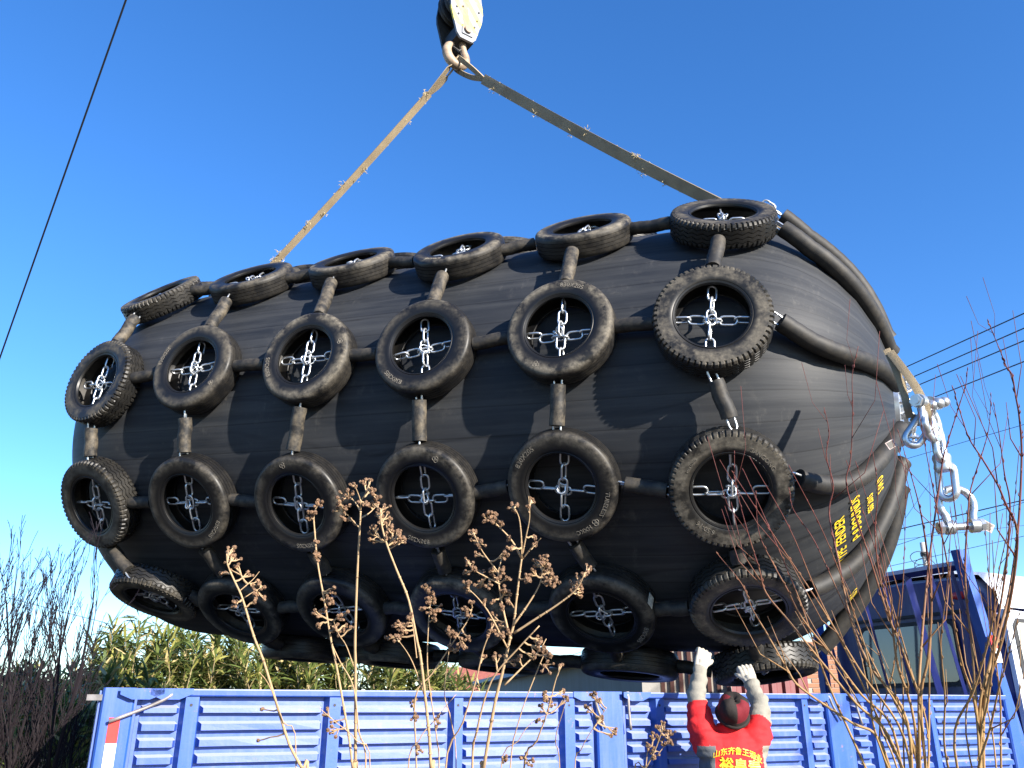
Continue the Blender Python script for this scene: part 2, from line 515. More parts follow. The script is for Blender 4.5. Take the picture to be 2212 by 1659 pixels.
def link_mesh(L=0.140, Wd=0.078, d=0.0168, name='chain_link', n=8, seg=6):
    """one oval link, long axis x, lying in the xy plane"""
    r = (Wd - d) / 2; s = (L - d) / 2 - r
    path = []
    for k in range(seg + 1):
        a = -math.pi / 2 + math.pi * k / seg
        path.append((s + r * math.cos(a), r * math.sin(a), 0))
    for k in range(seg + 1):
        a = math.pi / 2 + math.pi * k / seg
        path.append((-s + r * math.cos(a), r * math.sin(a), 0))
    m = MB(); m.tube(path, d / 2, n, closed=True)
    return m.mesh(name, M_GALV, True)
ME_LINK = link_mesh()
def shackle_mesh(sz, d, name='shackle', mats=None):
    """bow shackle, opening down -y, pin along x"""
    path = [(-sz * 0.36, -sz * 0.62, 0), (-sz * 0.40, -sz * 0.3, 0)]
    for k in range(11):
        a = math.pi * (1.12 - 1.24 * k / 10)
        path.append((sz * 0.5 * math.cos(a), sz * 0.5 * math.sin(a), 0))
    path += [(sz * 0.40, -sz * 0.3, 0), (sz * 0.36, -sz * 0.62, 0)]
    m = MB(); m.tube(path, d / 2, 10)
    for s in (-1, 1):
        m.tube([(s * sz * 0.36 - d * 0.5, -sz * 0.66, 0), (s * sz * 0.36 + d * 0.5, -sz * 0.66, 0)], d * 0.95, 12)
    m.tube([(-sz * 0.62, -sz * 0.66, 0), (sz * 0.66, -sz * 0.66, 0)], d * 0.5, 10)
    m.tube([(-sz * 0.70, -sz * 0.66, 0), (-sz * 0.54, -sz * 0.66, 0)], d * 0.85, 6)
    m.tube([(sz * 0.52, -sz * 0.66, 0), (sz * 0.63, -sz * 0.66, 0)], d * 0.85, 6)
    return m.mesh(name, mats or M_GALV, 50)
ME_SMALL_SHACKLE = shackle_mesh(0.06, 0.012)

def arc_text(s, size, R, ang, h, gap=1.0):
    """raised lettering bent round a sidewall; ang = middle of the word, tops outward"""
    vs, fs = text_mesh(s, size, 0.0025, 0.0)
    out = []
    for v in vs:
        a = ang - v.x * gap / R
        r = R + v.y
        out.append((r * math.cos(a), r * math.sin(a), h + v.z))
    return out, fs
def rings_emblem(R, ang, h, size=0.014):
    m = MB()
    cx, cy = R * math.cos(ang), R * math.sin(ang)
    for k in range(3):
        a = ang + math.pi / 2 + k * 2 * math.pi / 3
        c = Vector((cx + size * 0.8 * math.cos(a), cy + size * 0.8 * math.sin(a), h))
        m.tube([c + Vector((size * math.cos(t * math.pi / 8), size * math.sin(t * math.pi / 8), 0)) for t in range(16)], 0.0022, 5, closed=True)
    return m

TY = {
 'A': [(-2.784, 44.2), (-1.709, 45.9), (-0.608, 48.0), (0.551, 44.0), (1.67, 47.0), (2.815, 44.2)],
 'B': [(-2.763, 4.9), (-1.689, 6.0), (-0.516, 5.6), (0.565, 5.3), (1.688, 6.4), (2.776, 5.8)],
 'C': [(-2.758, -30.5), (-1.694, -30.8), (-0.588, -32.0), (0.561, -31.2), (1.668, -29.9), (2.819, -32.0)],
 'D': [(-2.50, -61.0), (-1.602, -66.5), (-0.536, -65.9), (0.561, -66.0), (1.773, -64.6), (2.832, -62.3)],
 'E': [(-2.45, -96), (-1.55, -95), (-0.50, -94), (0.60, -94), (1.76, -93), (2.84, -93)],
 'Z': [(-2.75, 86), (-1.70, 84), (-0.60, 86), (0.56, 85), (1.68, 86), (2.80, 84)],
}
HT = TW / 2 + 0.008
LETTERS = {  # (row, column): [(text, size, angle in degrees on the sidewall)], None = three-ring emblem
 ('B', 2): [('830X205', 0.052, 195), (None, 0, 15)], ('B', 3): [('830X205', 0.052, 235)], ('B', 4): [('830X205', 0.052, 75), (None, 0, 245)],
 ('B', 1): [(None, 0, -35), ('830X205', 0.05, 160)], ('C', 1): [('830X205', 0.052, -42)], ('C', 2): [(None, 0, 98), ('830X205', 0.052, 275)],
 ('C', 3): [(None, 0, 62), ('830X205', 0.05, 255)], ('C', 4): [('830X205', 0.054, 135), ('TUBELESS', 0.045, -22), (None, 0, -48), ('HXKC', 0.045, -66)],
 ('C', 5): [('SANGONG', 0.042, 42), ('6.50-16', 0.046, 232), ('MAX LOAD', 0.022, 140)], ('A', 3): [('830X205', 0.05, 250)], ('D', 4): [('830X205', 0.05, -30)],
}
tyres = {}
rng = random.Random(5)
for row in 'ABCDEZ':
    for c, (u, deg) in enumerate(TY[row]):
        ph = math.radians(deg)
        d, T, Nn = surf_frame(u, ph)
        if row == 'E' and c == 0: continue                            # out of sight behind the one above
        p = surf(u, ph) + Nn * (HT + (0.01 if row == 'E' else 0.0))
        if row in 'DE':                                               # pulled round by the weight of the row below
            R3 = Matrix.Rotation(math.radians((14, 4, 3, 2, 1, 1)[c] if row == 'D' else -12), 3, d)
            T, Nn = R3 @ T, R3 @ Nn
        me = ME_LUG if c in (0, 5) else ME_SMOOTH
        t = obj('tyre', me, fender, M=frame_matrix(d, T, Nn, p) )
        tyres[row, c] = (t, p, d, T, Nn)
        if c in (0, 5): t['label'] = 'treaded truck tyre in the fender net'
        else: t['label'] = 'worn smooth tyre in the fender net'
        if row == 'D' and c == 4:                                     # scrap of pale label left on the tread
            q = MB(); q.box((TR + 0.0005, -0.035, -0.02), (TR + 0.003, 0.03, 0.085)); q.build('label_scrap', M_SCRAP, t, M=Matrix.Rotation(math.radians(18), 4, 'Z'))
        if row == 'Z' or (row == 'E' and c not in (5,)): continue
        # cross of chain through the tyre
        z0 = 0.01
        twist = rng.uniform(-0.16, 0.16); droop = rng.uniform(0.2, 1.7)
        for ax in (0, 1):
            ph0 = rng.choice((0, 1)) if ax == 0 else rng.choice((0, 1))
            slack = rng.uniform(-0.012, 0.012)
            for k in range(-2, 3):
                s = k * 0.106
                sag = -0.03 * droop * (1 - (abs(s) / 0.25) ** 2) if ax == 0 else 0.0
                if row in 'AD': sag *= 1.6
                roll = math.radians(12 if (k + ph0) % 2 else 82) + rng.uniform(-0.12, 0.12)
                ang = twist + (math.pi / 2 if ax else 0) + rng.uniform(-0.05, 0.05)
                R = Matrix.Rotation(ang, 4, 'Z') @ Matrix.Translation((s, sag + slack, z0 + (0.03 if ax else 0.0) * (1 - abs(k) / 2))) @ Matrix.Rotation(roll, 4, 'X')
                obj('chain_link', ME_LINK, t, M=R)
        R = Matrix.Translation((rng.uniform(-.02, .02), -0.02, z0 + 0.045)) @ Matrix.Rotation(rng.uniform(0, 6), 4, 'Z') @ Matrix.Rotation(0.6, 4, 'X')
        obj('shackle', ME_SMALL_SHACKLE, t, M=R)
        for (tx, sz, an) in LETTERS.get((row, c), []):
            h = TW / 2 - (0.0005 if c not in (0, 5) else 0.0)
            Rr = 0.345 if c not in (0, 5) else 0.315
            if tx is None: m = rings_emblem(Rr, math.radians(an), h)
            else:
                m = MB(); m.add(*arc_text(tx, sz, Rr, math.radians(an), h, 1.0))
            m.build('lettering', M_EMBOSS, t)

# rubber sleeves over the chains between the tyres --------------------------
def sleeve(p0, p1, r=0.056, m=M_SLEEVE, name='chain_sleeve', rings=True):
    L = (p1 - p0).length
    mb = MB()
    k = max(4, int(L / 0.03))
    path, rad = [], []
    for i in range(k + 1):
        t = i / k
        path.append((t * L, 0.0, 0.004 * math.sin(t * 9 + L * 50)))
        rad.append(r * (1.0 + (0.05 if i % 2 else -0.01) * (0.6 if rings else 0)))
    mb.tube(path, rad, 18)
    # hollow mouth
    mb.tube([(-0.002, 0, 0), (0.0005, 0, 0)], [r * 0.72, r * 0.72], 14, mi=1)
    mb.tube([(L - 0.0005, 0, 0), (L + 0.002, 0, 0)], [r * 0.72, r * 0.72], 14, mi=1)
    X = (p1 - p0).normalized()
    Z = p0.normalized(); Y = Z.cross(X).normalized(); Z = X.cross(Y)
    return mb.build(name, [m, M_HOLE], fender, 60, M=frame_matrix(X, Y, Z, p0))
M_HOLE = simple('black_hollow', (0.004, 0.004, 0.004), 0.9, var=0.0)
def peek_links(s, L):
    for x, rl in ((-0.035, 0.2), (L + 0.035, 0.3)):
        obj('chain_link', ME_LINK, s, M=Matrix.Translation((x, 0, 0)) @ Matrix.Rotation(rl + rng.uniform(0, 1.2), 4, 'X'))
rows = ['Z', 'A', 'B', 'C', 'D', 'E']
for c in range(6):
    for r0, r1 in zip(rows, rows[1:]):
        if (r1, c) not in tyres: continue
        _, pa, da, Ta, Na = tyres[r0, c]; _, pb, db, Tb, Nb = tyres[r1, c]
        q0, q1 = pa - Ta * 0.41, pb + Tb * 0.41
        X = (q1 - q0); L = X.length; X.normalize()
        g0 = rng.uniform(0.02, 0.06); g1 = rng.uniform(0.0, 0.03)
        if r0 == 'B' and c == 5: g1 = 0.07; q1 = q1 + db * 0.05
        dusty = r0 in 'AB' and c < 5
        s = sleeve(q0 + X * g0, q1 - X * g1, m=M_SLEEVE_D if dusty else M_SLEEVE)
        if r0 in 'ABCD' and L > 0.12: peek_links(s, L - g0 - g1)
for r0 in rows:
    for c in range(5):
        if (r0, c) not in tyres: continue
        _, pa, da, Ta, Na = tyres[r0, c]; _, pb, db, Tb, Nb = tyres[r0, c + 1]
        q0, q1 = pa + da * 0.395, pb - db * 0.395
        X = (q1 - q0); L = X.length; X.normalize()
        g0 = rng.uniform(-0.01, 0.02); g1 = rng.uniform(0.0, 0.05)
        if r0 == 'C' and c == 4: g0, g1 = 0.06, 0.03
        s = sleeve(q0 + X * g0, q1 - X * g1, r=0.053)
        if r0 in 'ABCD': peek_links(s, L - g0 - g1)

# long hoses from the last tyres over the dome to the end fitting -------------
HSAG = {'Z': 0.02, 'A': -0.07, 'B': -0.09, 'C': -0.10, 'D': -0.06, 'E': 0.0}
for r0, du in (('Z', 0), ('A', 0), ('B', 0), ('C', 0), ('D', 0), ('E', 0)):
    u0, deg = TY[r0][5]
    ph0 = math.radians(deg if r0 != 'Z' else 66.0)
    pts = []
    ue = 4.02
    for i in range(25):
        t = i / 24
        u = u0 + 0.46 + (ue - u0 - 0.46) * t
        lift = 0.075 + (0.035 if r0 == 'Z' else 0.0) + 0.06 * max(0, 1 - t * 4) + 0.02 * math.sin(t * 5 + deg)
        ph = ph0 + HSAG[r0] * math.sin(math.pi * t)
        rr = max(rsurf(min(u, 4.0), ph), 0.16) + lift
        pts.append(Vector((u, -rr * math.cos(ph), rr * math.sin(ph))))
    mb = MB(); mb.tube(pts, [0.066 + (0.0015 if i % 2 else 0) for i in range(25)], 20)
    q = pts[0] - (pts[1] - pts[0]).normalized() * 0.001
    mb.tube([pts[0] - (pts[1] - pts[0]).normalized() * 0.002, pts[0]], 0.05, 14, mi=1)
    hs = mb.build('dome_hose', [M_HOSE, M_HOLE], fender, 60)
    X = (pts[1] - pts[0]).normalized(); Z = Vector((0, -math.cos(ph0), math.sin(ph0))); Y = Z.cross(X).normalized(); Z = X.cross(Y)
    for k in range(2):
        obj('chain_link', ME_LINK, hs, M=frame_matrix(X, Y, Z, pts[0] - X * (0.04 + 0.1 * k)) @ Matrix.Rotation(0.3 + 1.2 * k, 4, 'X'))

# yellow stencil lettering on the dome ---------------------------------------
def dome_text(s, size, u, ph_mid):
    """letters run up round the dome, their tops towards the fender's middle"""
    vs, fs = text_mesh(s, size, 0.0, 0.0012)
    out = []
    uu = [4.0]
    for v in vs:
        u1 = u - v.y
        r = rbody(u1)
        ph = ph_mid + v.x * 0.62 / max(r, 0.4)
        r = rsurf(u1, ph) + 0.012
        out.append((u1, -r * math.cos(ph), r * math.sin(ph)))
    m = MB(); m.add(out, fs)
    return m
for s, size, u, phd in (('TYPE  FENDER', 0.098, 3.52, -57), ('P: 8 BOUNDS', 0.095, 3.635, -53), ('8S0 2015', 0.06, 3.74, -52), ('S 04 D', 0.07, 3.82, -49), ('NO 5', 0.08, 3.58, -84)):
    dome_text(s, size, u, math.radians(phd)).build('lettering', M_YELLOW_PAINT, fender)

# steel end fitting -----------------------------------------------------------
mb = MB()
mb.lathe([(0.0, 3.97), (0.34, 3.97), (0.34, 4.03), (0.20, 4.05), (0.20, 4.10), (0.0, 4.10)], 32, 'x')
ef = mb.build('end_flange', M_GALV, fender, 40)
bm = MB(); bm.tube([(0, 0, 0), (0.03, 0, 0)], 0.022, 6)
ME_BOLT = bm.mesh('bolt', M_GALV)
for k in range(10):
    a = 2 * math.pi * k / 10
    obj('bolt', ME_BOLT, ef, (4.03, 0.27 * math.cos(a), 0.27 * math.sin(a)))
ME_MID_SHACKLE = shackle_mesh(0.11, 0.024)
for r0 in rows:
    ph = math.radians(TY[r0][5][1])
    R = Matrix.Translation((4.09, -0.20 * math.cos(ph), 0.20 * math.sin(ph))) @ Matrix.Rotation(ph, 4, 'X') @ Matrix.Rotation(math.pi, 4, 'Z')
    obj('shackle', ME_MID_SHACKLE, ef, M=R)

# ------------------------------------------------------------------ slings, hook block, end shackles
def webbing():
    m, nt, b = mat('sling_webbing')
    uvn = N(nt, 'UVMap')
    mp = N(nt, 'Mapping'); mp.inputs['Scale'].default_value = (1, 14, 1); nt.links.new(uvn.outputs[0], mp.inputs['Vector'])
    w = N(nt, 'TexWave', Scale=1.0, Distortion=3.0, Detail=3.0); w.bands_direction = 'Y'; nt.links.new(mp.outputs[0], w.inputs['Vector'])
    v = coords(nt, 'Object'); n1 = noise_tex(nt, v, 4.0); n2 = noise_tex(nt, v, 60.0)
    c = mix(nt, w.outputs['Fac'], (0.19, 0.145, 0.085), (0.46, 0.36, 0.22))
    c = mix(nt, mathn(nt, 'MULTIPLY', ramp(nt, n1, [(0.4, 0.0), (0.65, 1.0)]), 0.5), c, (0.17, 0.125, 0.075))
    nt.links.new(c, b.inputs['Base Color'])
    b.inputs['Roughness'].default_value = 0.85
    bump(nt, b, mathn(nt, 'ADD', w.outputs['Fac'], mathn(nt, 'MULTIPLY', n2, 0.3)), 0.5, 0.004)
    return m
M_WEB = webbing()
M_FRAY = simple('frayed_fibre', (0.42, 0.34, 0.19), 0.9, var=0.3, scale=40)
def ribbon(pts, wdirs, width, thick, name, m, parent):
    """flat belt with thickness, uv along and across"""
    P = [Vector(p) for p in pts]
    vs, fs, uv = [], [], []
    L = 0.0
    k = len(P)
    for i in range(k):
        t = (P[min(i + 1, k - 1)] - P[max(i - 1, 0)]).normalized()
        w = Vector(wdirs[i]); w = (w - t * w.dot(t)).normalized()
        nn = t.cross(w)
        if i: L += (P[i] - P[i - 1]).length
        wd = width[i] if hasattr(width, '__len__') else width
        for q, (a, c) in enumerate(((-1, -1), (-0.33, -1.15), (0.33, -1.15), (1, -1), (1, 1), (0.33, 1.15), (-0.33, 1.15), (-1, 1))):
            vs.append(P[i] + w * a * wd / 2 + nn * c * thick / 2)
            uv.append((L, (a + 1) / 2))
    for i in range(k - 1):
        for j in range(8):
            j2 = (j + 1) % 8
            fs.append((i * 8 + j, i * 8 + j2, i * 8 + 8 + j2, i * 8 + 8 + j))
    fs.append(tuple(range(7, -1, -1))); fs.append(tuple((k - 1) * 8 + j for j in range(8)))
    mb = MB(); mb.add(vs, fs)
    me = mb.mesh(name, m, 50)
    lay = me.uv_layers.new(name='UVMap')
    for lp in me.loops: lay.data[lp.index].uv = uv[lp.vertex_index]
    return obj(name, me, parent)
HOOK = Vector((-0.669, 8.0, 8.754))                      # seat of the hook
def fw(u, ph, h): return FM @ surf(u, ph, h)
def make_sling(sgn, phd, label):
    root = thing('lifting_sling', label, 'sling', HOOK)
    ph = math.radians(phd)
    Rm = Matrix.Translation(-HOOK)
    ut = 3.30
    T = (FM.to_3x3() @ Vector((0, math.sin(ph), math.cos(ph))))
    pc = fw(sgn * ut, ph, 0.02)
    split = HOOK.lerp(pc, 0.11)
    side = (pc - HOOK).normalized().cross((HOOK.lerp(pc, 0.5) - CAM).normalized())
    if side.z > 0: side = -side
    if sgn < 0: side = (side + Vector((0.3, 0.75, -0.35))).normalized()
    n = 26
    pts, wd, widths = [], [], []
    for i in range(n + 1):
        t = i / n
        p = split.lerp(pc, t) - Vector((0, 0, 0.05 * math.sin(math.pi * t)))
        pts.append(p)
        wd.append(side.lerp(T if T.dot(side) > 0 else -T, t ** 2 * 0.45)); widths.append(0.118 if sgn > 0 else 0.082)
    for i in range(1, 13):
        u = ut + (4.06 - ut) * i / 12
        pts.append(fw(sgn * min(u, 3.99), ph + 0.03 * i / 12, 0.03) if u < 4.0 else FM @ Vector((sgn * u, -0.36 * math.cos(ph), 0.36 * math.sin(ph))))
        wd.append(T if T.dot(side) > 0 else -T); widths.append(0.14)
    if sgn > 0:
        pass
    ribbon([p - HOOK for p in pts], wd, widths, 0.014, 'webbing', M_WEB, root)
    if sgn > 0:                                                    # looped end round the shackle, two parallel folds
        for qq, wdt in (([(1916, 756, 5.46), (1934, 795, 5.36), (1950, 840, 5.28), (1960, 880, 5.22), (1966, 902, 5.22)], 0.045),
                        ([(1924, 762, 5.42), (1950, 796, 5.30), (1978, 836, 5.20), (1998, 876, 5.14), (2002, 900, 5.13), (1988, 912, 5.17), (1972, 902, 5.22)], 0.05)):
            q = smoothpath([at(*z) for z in qq], 5)
            wds = [(q[min(i + 1, len(q) - 1)] - q[max(i - 1, 0)]).cross(q[i] - CAM) for i in range(len(q))]
            ribbon([p - HOOK for p in q], wds, wdt, 0.022, 'end_loop', M_WEB, root)
    # the eye: two legs parting round the hook
    off = Vector((0.02, -0.06, 0.03))
    for s in (-1, 1):
        q = [split, split.lerp(HOOK, 0.45) + off * s * 0.75, HOOK + off * s * (0.9 if sgn < 0 else 1.0) + Vector((0.015 * sgn, 0, 0.02)), HOOK + off * s * 0.3 + Vector((0, 0, 0.075))]
        q = smoothpath(q, 5)
        ribbon([p - HOOK for p in q], [Vector((0.2, -0.9, 0.5)) if i < 8 else Vector((0.6, -0.7, 0)) for i in range(len(q))], 0.062, 0.012, 'eye_leg', M_WEB, root)
    # frayed tufts along the edges
    r2 = random.Random(7 + sgn)
    mb = MB()
    for k in range(60 if sgn > 0 else 70):
        t = r2.random()
        i = min(int(t * n), n - 1)
        p = pts[i].lerp(pts[i + 1], t * n - i) - HOOK
        w = Vector(wd[i]).normalized() * widths[i] / 2 * r2.choice((-1, 1, 1))
        big = r2.random() < 0.22
        for _ in range(9 if big else 2):
            d = Vector((r2.uniform(-1, 1), r2.uniform(-1, 0.4), r2.uniform(-1, 1))) * (0.038 if big else 0.016)
            q = p + w * r2.uniform(0.9, 1.02) + Vector((r2.uniform(-1, 1), r2.uniform(-1, 1), r2.uniform(-1, 1))) * (0.03 if big else 0.0)
            mb.tube([q, q + d * 0.5 + Vector((0, 0, 0.006)), q + d], [0.0035, 0.0035, 0.0015], 4)
    tag(mb.build('frayed_fibres', M_FRAY, root), kind='stuff')
    return root
make_sling(1, 70, 'worn tan webbing sling running down right from the crane hook')
make_sling(-1, 90, 'worn tan webbing sling running down left from the crane hook')

def stripes():
    m, nt, b = mat('hazard_stripes')
    tc = N(nt, 'TexCoord'); sp = N(nt, 'SeparateXYZ'); nt.links.new(tc.outputs['Object'], sp.inputs[0])
    k = mathn(nt, 'ADD', mathn(nt, 'MULTIPLY', sp.outputs[0], 1.0), mathn(nt, 'MULTIPLY', sp.outputs[2], 0.72))
    f = mathn(nt, 'FRACT', mathn(nt, 'ADD', mathn(nt, 'MULTIPLY', k, 6.2), 0.55))
    st = mathn(nt, 'GREATER_THAN', f, 0.5)
    above = mathn(nt, 'GREATER_THAN', mathn(nt, 'ADD', sp.outputs[2], mathn(nt, 'MULTIPLY', sp.outputs[0], 0.1)), 0.135)
    st = mathn(nt, 'MULTIPLY', st, above)
    v = coords(nt, 'Object'); n1 = noise_tex(nt, v, 9.0, 6, 0.7)
    c = mix(nt, st, (0.20, 0.21, 0.23), (0.72, 0.58, 0.10))
    dx = mathn(nt, 'ABSOLUTE', mathn(nt, 'ADD', sp.outputs[0], mathn(nt, 'MULTIPLY', sp.outputs[2], 0.05)))
    rust = mathn(nt, 'MULTIPLY', mathn(nt, 'LESS_THAN', mathn(nt, 'ADD', dx, mathn(nt, 'MULTIPLY', n1, 0.08)), 0.075), mathn(nt, 'GREATER_THAN', sp.outputs[2], 0.11))
    c = mix(nt, mathn(nt, 'MULTIPLY', rust, 0.8), c, (0.30, 0.13, 0.06))
    c = mix(nt, ramp(nt, n1, [(0.55, 0.0), (0.8, 0.6)]), c, (0.35, 0.35, 0.34))
    nt.links.new(c, b.inputs['Base Color']); b.inputs['Roughness'].default_value = 0.5
    return m
M_HAZ = stripes()
M_DARKSTEEL = simple('greasy_steel', (0.035, 0.033, 0.03), 0.5, 0.3, 0.4, 9)
M_HOOK = simple('worn_hook_paint', (0.30, 0.22, 0.15), 0.5, 0.1, 0.5, 7)
M_ROPE = simple('steel_rope', (0.12, 0.11, 0.10), 0.6, 0.5, 0.3, 30)
BX = Vector((0.82, 0.57, 0.0)).normalized(); BY = Vector((-0.57, 0.82, 0)).normalized()
BM = frame_matrix(BX * 1.2, BY * 1.2, Vector((0, 0, 1.2)), HOOK + Vector((0.02, 0.06, 0.30)))
block = thing('hook_block', 'yellow and black striped crane hook block with forged steel hook', 'hook block', M=BM)
pl = [(-0.07, 0.0), (0.07, 0.0), (0.11, 0.05), (0.185, 0.33), (0.19, 0.42), (0.15, 0.75), (-0.15, 0.75), (-0.19, 0.42), (-0.185, 0.33), (-0.11, 0.05)]
for y0 in (-0.15, 0.125):
    m = MB(); m.prism(pl, 1, y0, y0 + 0.025)
    pt = m.build('cheek_plate', M_HAZ if y0 < 0 else M_DARKSTEEL, block)
    if y0 < 0:
        for (bx_, bz) in ((-0.12, 0.36), (-0.10, 0.28), (0.12, 0.30), (0.09, 0.20), (0.14, 0.42), (-0.05, 0.40)):
            q = MB(); q.tube([(bx_, y0 - 0.008, bz), (bx_, y0 + 0.002, bz)], 0.011, 8); q.build('bolt', M_DARKSTEEL, pt)
        q = MB(); q.box((-0.055, y0 - 0.012, 0.055), (0.065, y0 + 0.002, 0.165)); q.build('pin_plate', M_HAZ, pt)
        q = MB(); q.tube([(0.005, y0 - 0.035, 0.115), (0.005, y0 + 0.0, 0.115)], 0.040, 20); q.build('pin', M_HOOK, pt, 40)
m = MB(); m.box((-0.10, -0.125, 0.02), (0.10, 0.125, 0.16)); m.build('crosshead', M_DARKSTEEL, block)
for y0 in (-0.06, 0.06):
    m = MB(); m.lathe([(0.02, y0 - 0.03), (0.20, y0 - 0.03), (0.21, y0 - 0.022), (0.185, y0), (0.21, y0 + 0.022), (0.20, y0 + 0.03), (0.02, y0 + 0.03)], 40, 'y')
    sh = m.build('sheave', M_DARKSTEEL, block, 40, loc=(0, 0, 0.52))
    for s in (-1, 1):
        m = MB(); m.tube([(s * 0.19, y0, 0.52), (s * 0.19, y0, 7.0)], 0.011, 8); m.build('hoist_rope', M_ROPE, block, True)
# the hook itself, in a plane turned to the camera
hp = [(0.045, 0.0, 0.05), (0.045, 0.0, -0.04), (0.065, 0.0, -0.13), (0.09, 0.0, -0.20), (0.085, 0, -0.28), (0.035, 0, -0.335), (-0.04, 0, -0.335), (-0.115, 0, -0.27), (-0.15, 0, -0.17), (-0.13, 0, -0.08), (-0.075, 0, -0.035)]
hr = [0.042, 0.042, 0.040, 0.046, 0.054, 0.058, 0.060, 0.062, 0.058, 0.046, 0.026]
sp_, sr = smoothpath(hp, 4), []
for i in range(len(hr) - 1): sr += [hr[i] + (hr[i + 1] - hr[i]) * k / 4 for k in range(4)]
sr.append(hr[-1])
m = MB(); m.tube(sp_, sr, 16)
HM = BM.inverted() @ frame_matrix(Vector((0.93, 0.37, 0)), Vector((-0.37, 0.93, 0)), Vector((0, 0, 1)), HOOK + Vector((0.03, 0.0, 0.33)))
hk = m.build('hook', M_HOOK, block, 60, M=HM)
m = MB(); m.tube([(0.05, -0.01, -0.08), (0.0, -0.01, -0.13), (-0.075, -0.01, -0.085)], [0.012, 0.014, 0.008], 6); m.build('latch', M_DARKSTEEL, hk)
m = MB(); m.tube([(0.045, 0, 0.05), (0.045, 0, 0.0)], 0.075, 18); m.build('hook_nut', M_DARKSTEEL, hk, 40)

# shackle and swivel hanging from the right end of the fender
M_TAG = simple('paper_tag', (0.42, 0.34, 0.32), 0.8, var=0.4, scale=60)
hang = FM @ Vector((4.27, -0.22, 0.02))
sw = thing('shackle_chain', 'string of big galvanised shackles and a swivel hanging at the fender end', 'shackle', hang)
CR = Vector((0.97, -0.22, 0.0)).normalized()              # across
CF = Vector((0.22, 0.97, 0.0)).normalized()
def hangpart(me, name, px, depth, roll=0.0, turn=0.0):
    p = at(px[0], px[1], depth) - hang
    Rt = frame_matrix(CR, Vector((0, 0, 1)), -CF, p) @ Matrix.Rotation(turn, 4, 'Y') @ Matrix.Rotation(roll, 4, 'Z')
    return obj(name, me, sw, M=Rt)
dep = 5.15
ME_BIG = shackle_mesh(0.205, 0.047)
hangpart(ME_BIG, 'shackle', (2010, 915), dep, 0.12 + math.pi, 0.9)
hangpart(ME_BIG, 'shackle', (2066, 1090), dep, 0.06, 0.15)
ME_BIGLINK = link_mesh(0.26, 0.135, 0.046, 'swivel_link', 10, 8)
def vlink(px, turn, roll=0.0):
    p = at(px[0], px[1], dep) - hang
    obj('swivel_link', ME_BIGLINK, sw, M=frame_matrix(Vector((0, 0, 1)), CR, CF, p) @ Matrix.Rotation(turn, 4, 'X') @ Matrix.Rotation(roll, 4, 'Z'))
vlink((2028, 958), 0.9, 0.05)
vlink((2046, 1040), -0.5, 0.07)
m = MB()
m.lathe([(0.0, -0.05), (0.05, -0.05), (0.056, -0.03), (0.05, 0.0), (0.056, 0.03), (0.05, 0.05), (0.0, 0.05)], 20, 'z')
m.build('swivel_barrel', M_GALV, sw, 40, loc=at(2036, 1000, dep) - hang)
m = MB()
for dx, dz, r_ in ((0.01, 0, 0.042), (0.05, 0.01, 0.036), (-0.03, -0.01, 0.036)):
    m.ball((dx, 0.0, dz), (r_, r_, r_ * 0.9), 16, 10)
m.build('glare_fitting', M_GALV, sw, True, loc=at(2022, 872, dep + 0.02) - hang)  # rounded upper fitting, its balls shaped to give the bright glare there
for (px, s1) in (((1985, 930), 0.0), ((2000, 905), 1.2)):
    vlink(px, s1, 0.7)
def small_tag(px, size, rot):
    m = MB(); m.box((-size, -0.0015, -size * 0.8), (size, 0.0015, size * 0.8))
    t = m.build('paper_tag', M_TAG, sw, M=Matrix.Translation(at(px[0], px[1], dep) - hang) @ Matrix.Rotation(rot, 4, 'Y'))
    m = MB()
    for i in range(4):
        m.box((-size * 0.75, -0.0028, size * (0.5 - 0.33 * i) - 0.006), (size * (0.75 - 0.2 * (i % 2)), -0.0018, size * (0.5 - 0.33 * i) + 0.004))
    m.build('tag_print', M_DARKSTEEL, t)
small_tag((2133, 1137), 0.036, 0.55)
small_tag((1925, 960), 0.03, -0.5)

# ------------------------------------------------------------------ the blue truck
TT = Vector((0.9067992, 0.42156282, 0)); TN = Vector((-0.42156282, 0.9067992, 0))
TP0 = Vector((-1.94, 4.93, 0))
TM = frame_matrix(TT, TN, Vector((0, 0, 1)), TP0)
truck = thing('cargo_truck', 'blue flatbed cargo truck with ribbed drop sides parked behind the worker', 'truck', M=TM)
M_BLUE = painted('truck_blue_paint', (0.009, 0.056, 0.32), 0.9, 0.42, 0.35, True)
M_BLUE2 = painted('truck_pillar_paint', (0.012, 0.066, 0.32), 1.0, 0.42, 0.45)
M_CABBLUE = painted('cab_blue_paint', (0.016, 0.026, 0.16), 0.15, 0.35, 0.2)
M_CABWHITE = painted('cab_white_paint', (0.62, 0.66, 0.74), 0.1, 0.35, 0.2)
M_STEELBAR = simple('bare_lever_steel', (0.30, 0.27, 0.25), 0.45, 0.5, 0.4, 12)
M_RED = simple('red_reflector', (0.55, 0.025, 0.02), 0.35, var=0.2)
M_WHITE = simple('white_reflector', (0.80, 0.80, 0.78), 0.4, var=0.05)
M_BLACK = simple('black_rubber_trim', (0.012, 0.012, 0.014), 0.6)
def glass(name, tint, rough=0.08):
    m, nt, b = mat(name)
    b.inputs['Base Color'].default_value = (*tint, 1)
    b.inputs['Roughness'].default_value = rough
    b.inputs['Specular IOR Level'].default_value = 0.9
    return m
M_GLASS = glass('cab_window_glass', (0.16, 0.17, 0.16))
M_CURTAIN = simple('pale_curtain', (0.50, 0.50, 0.44), 0.5, var=0.25, scale=3)

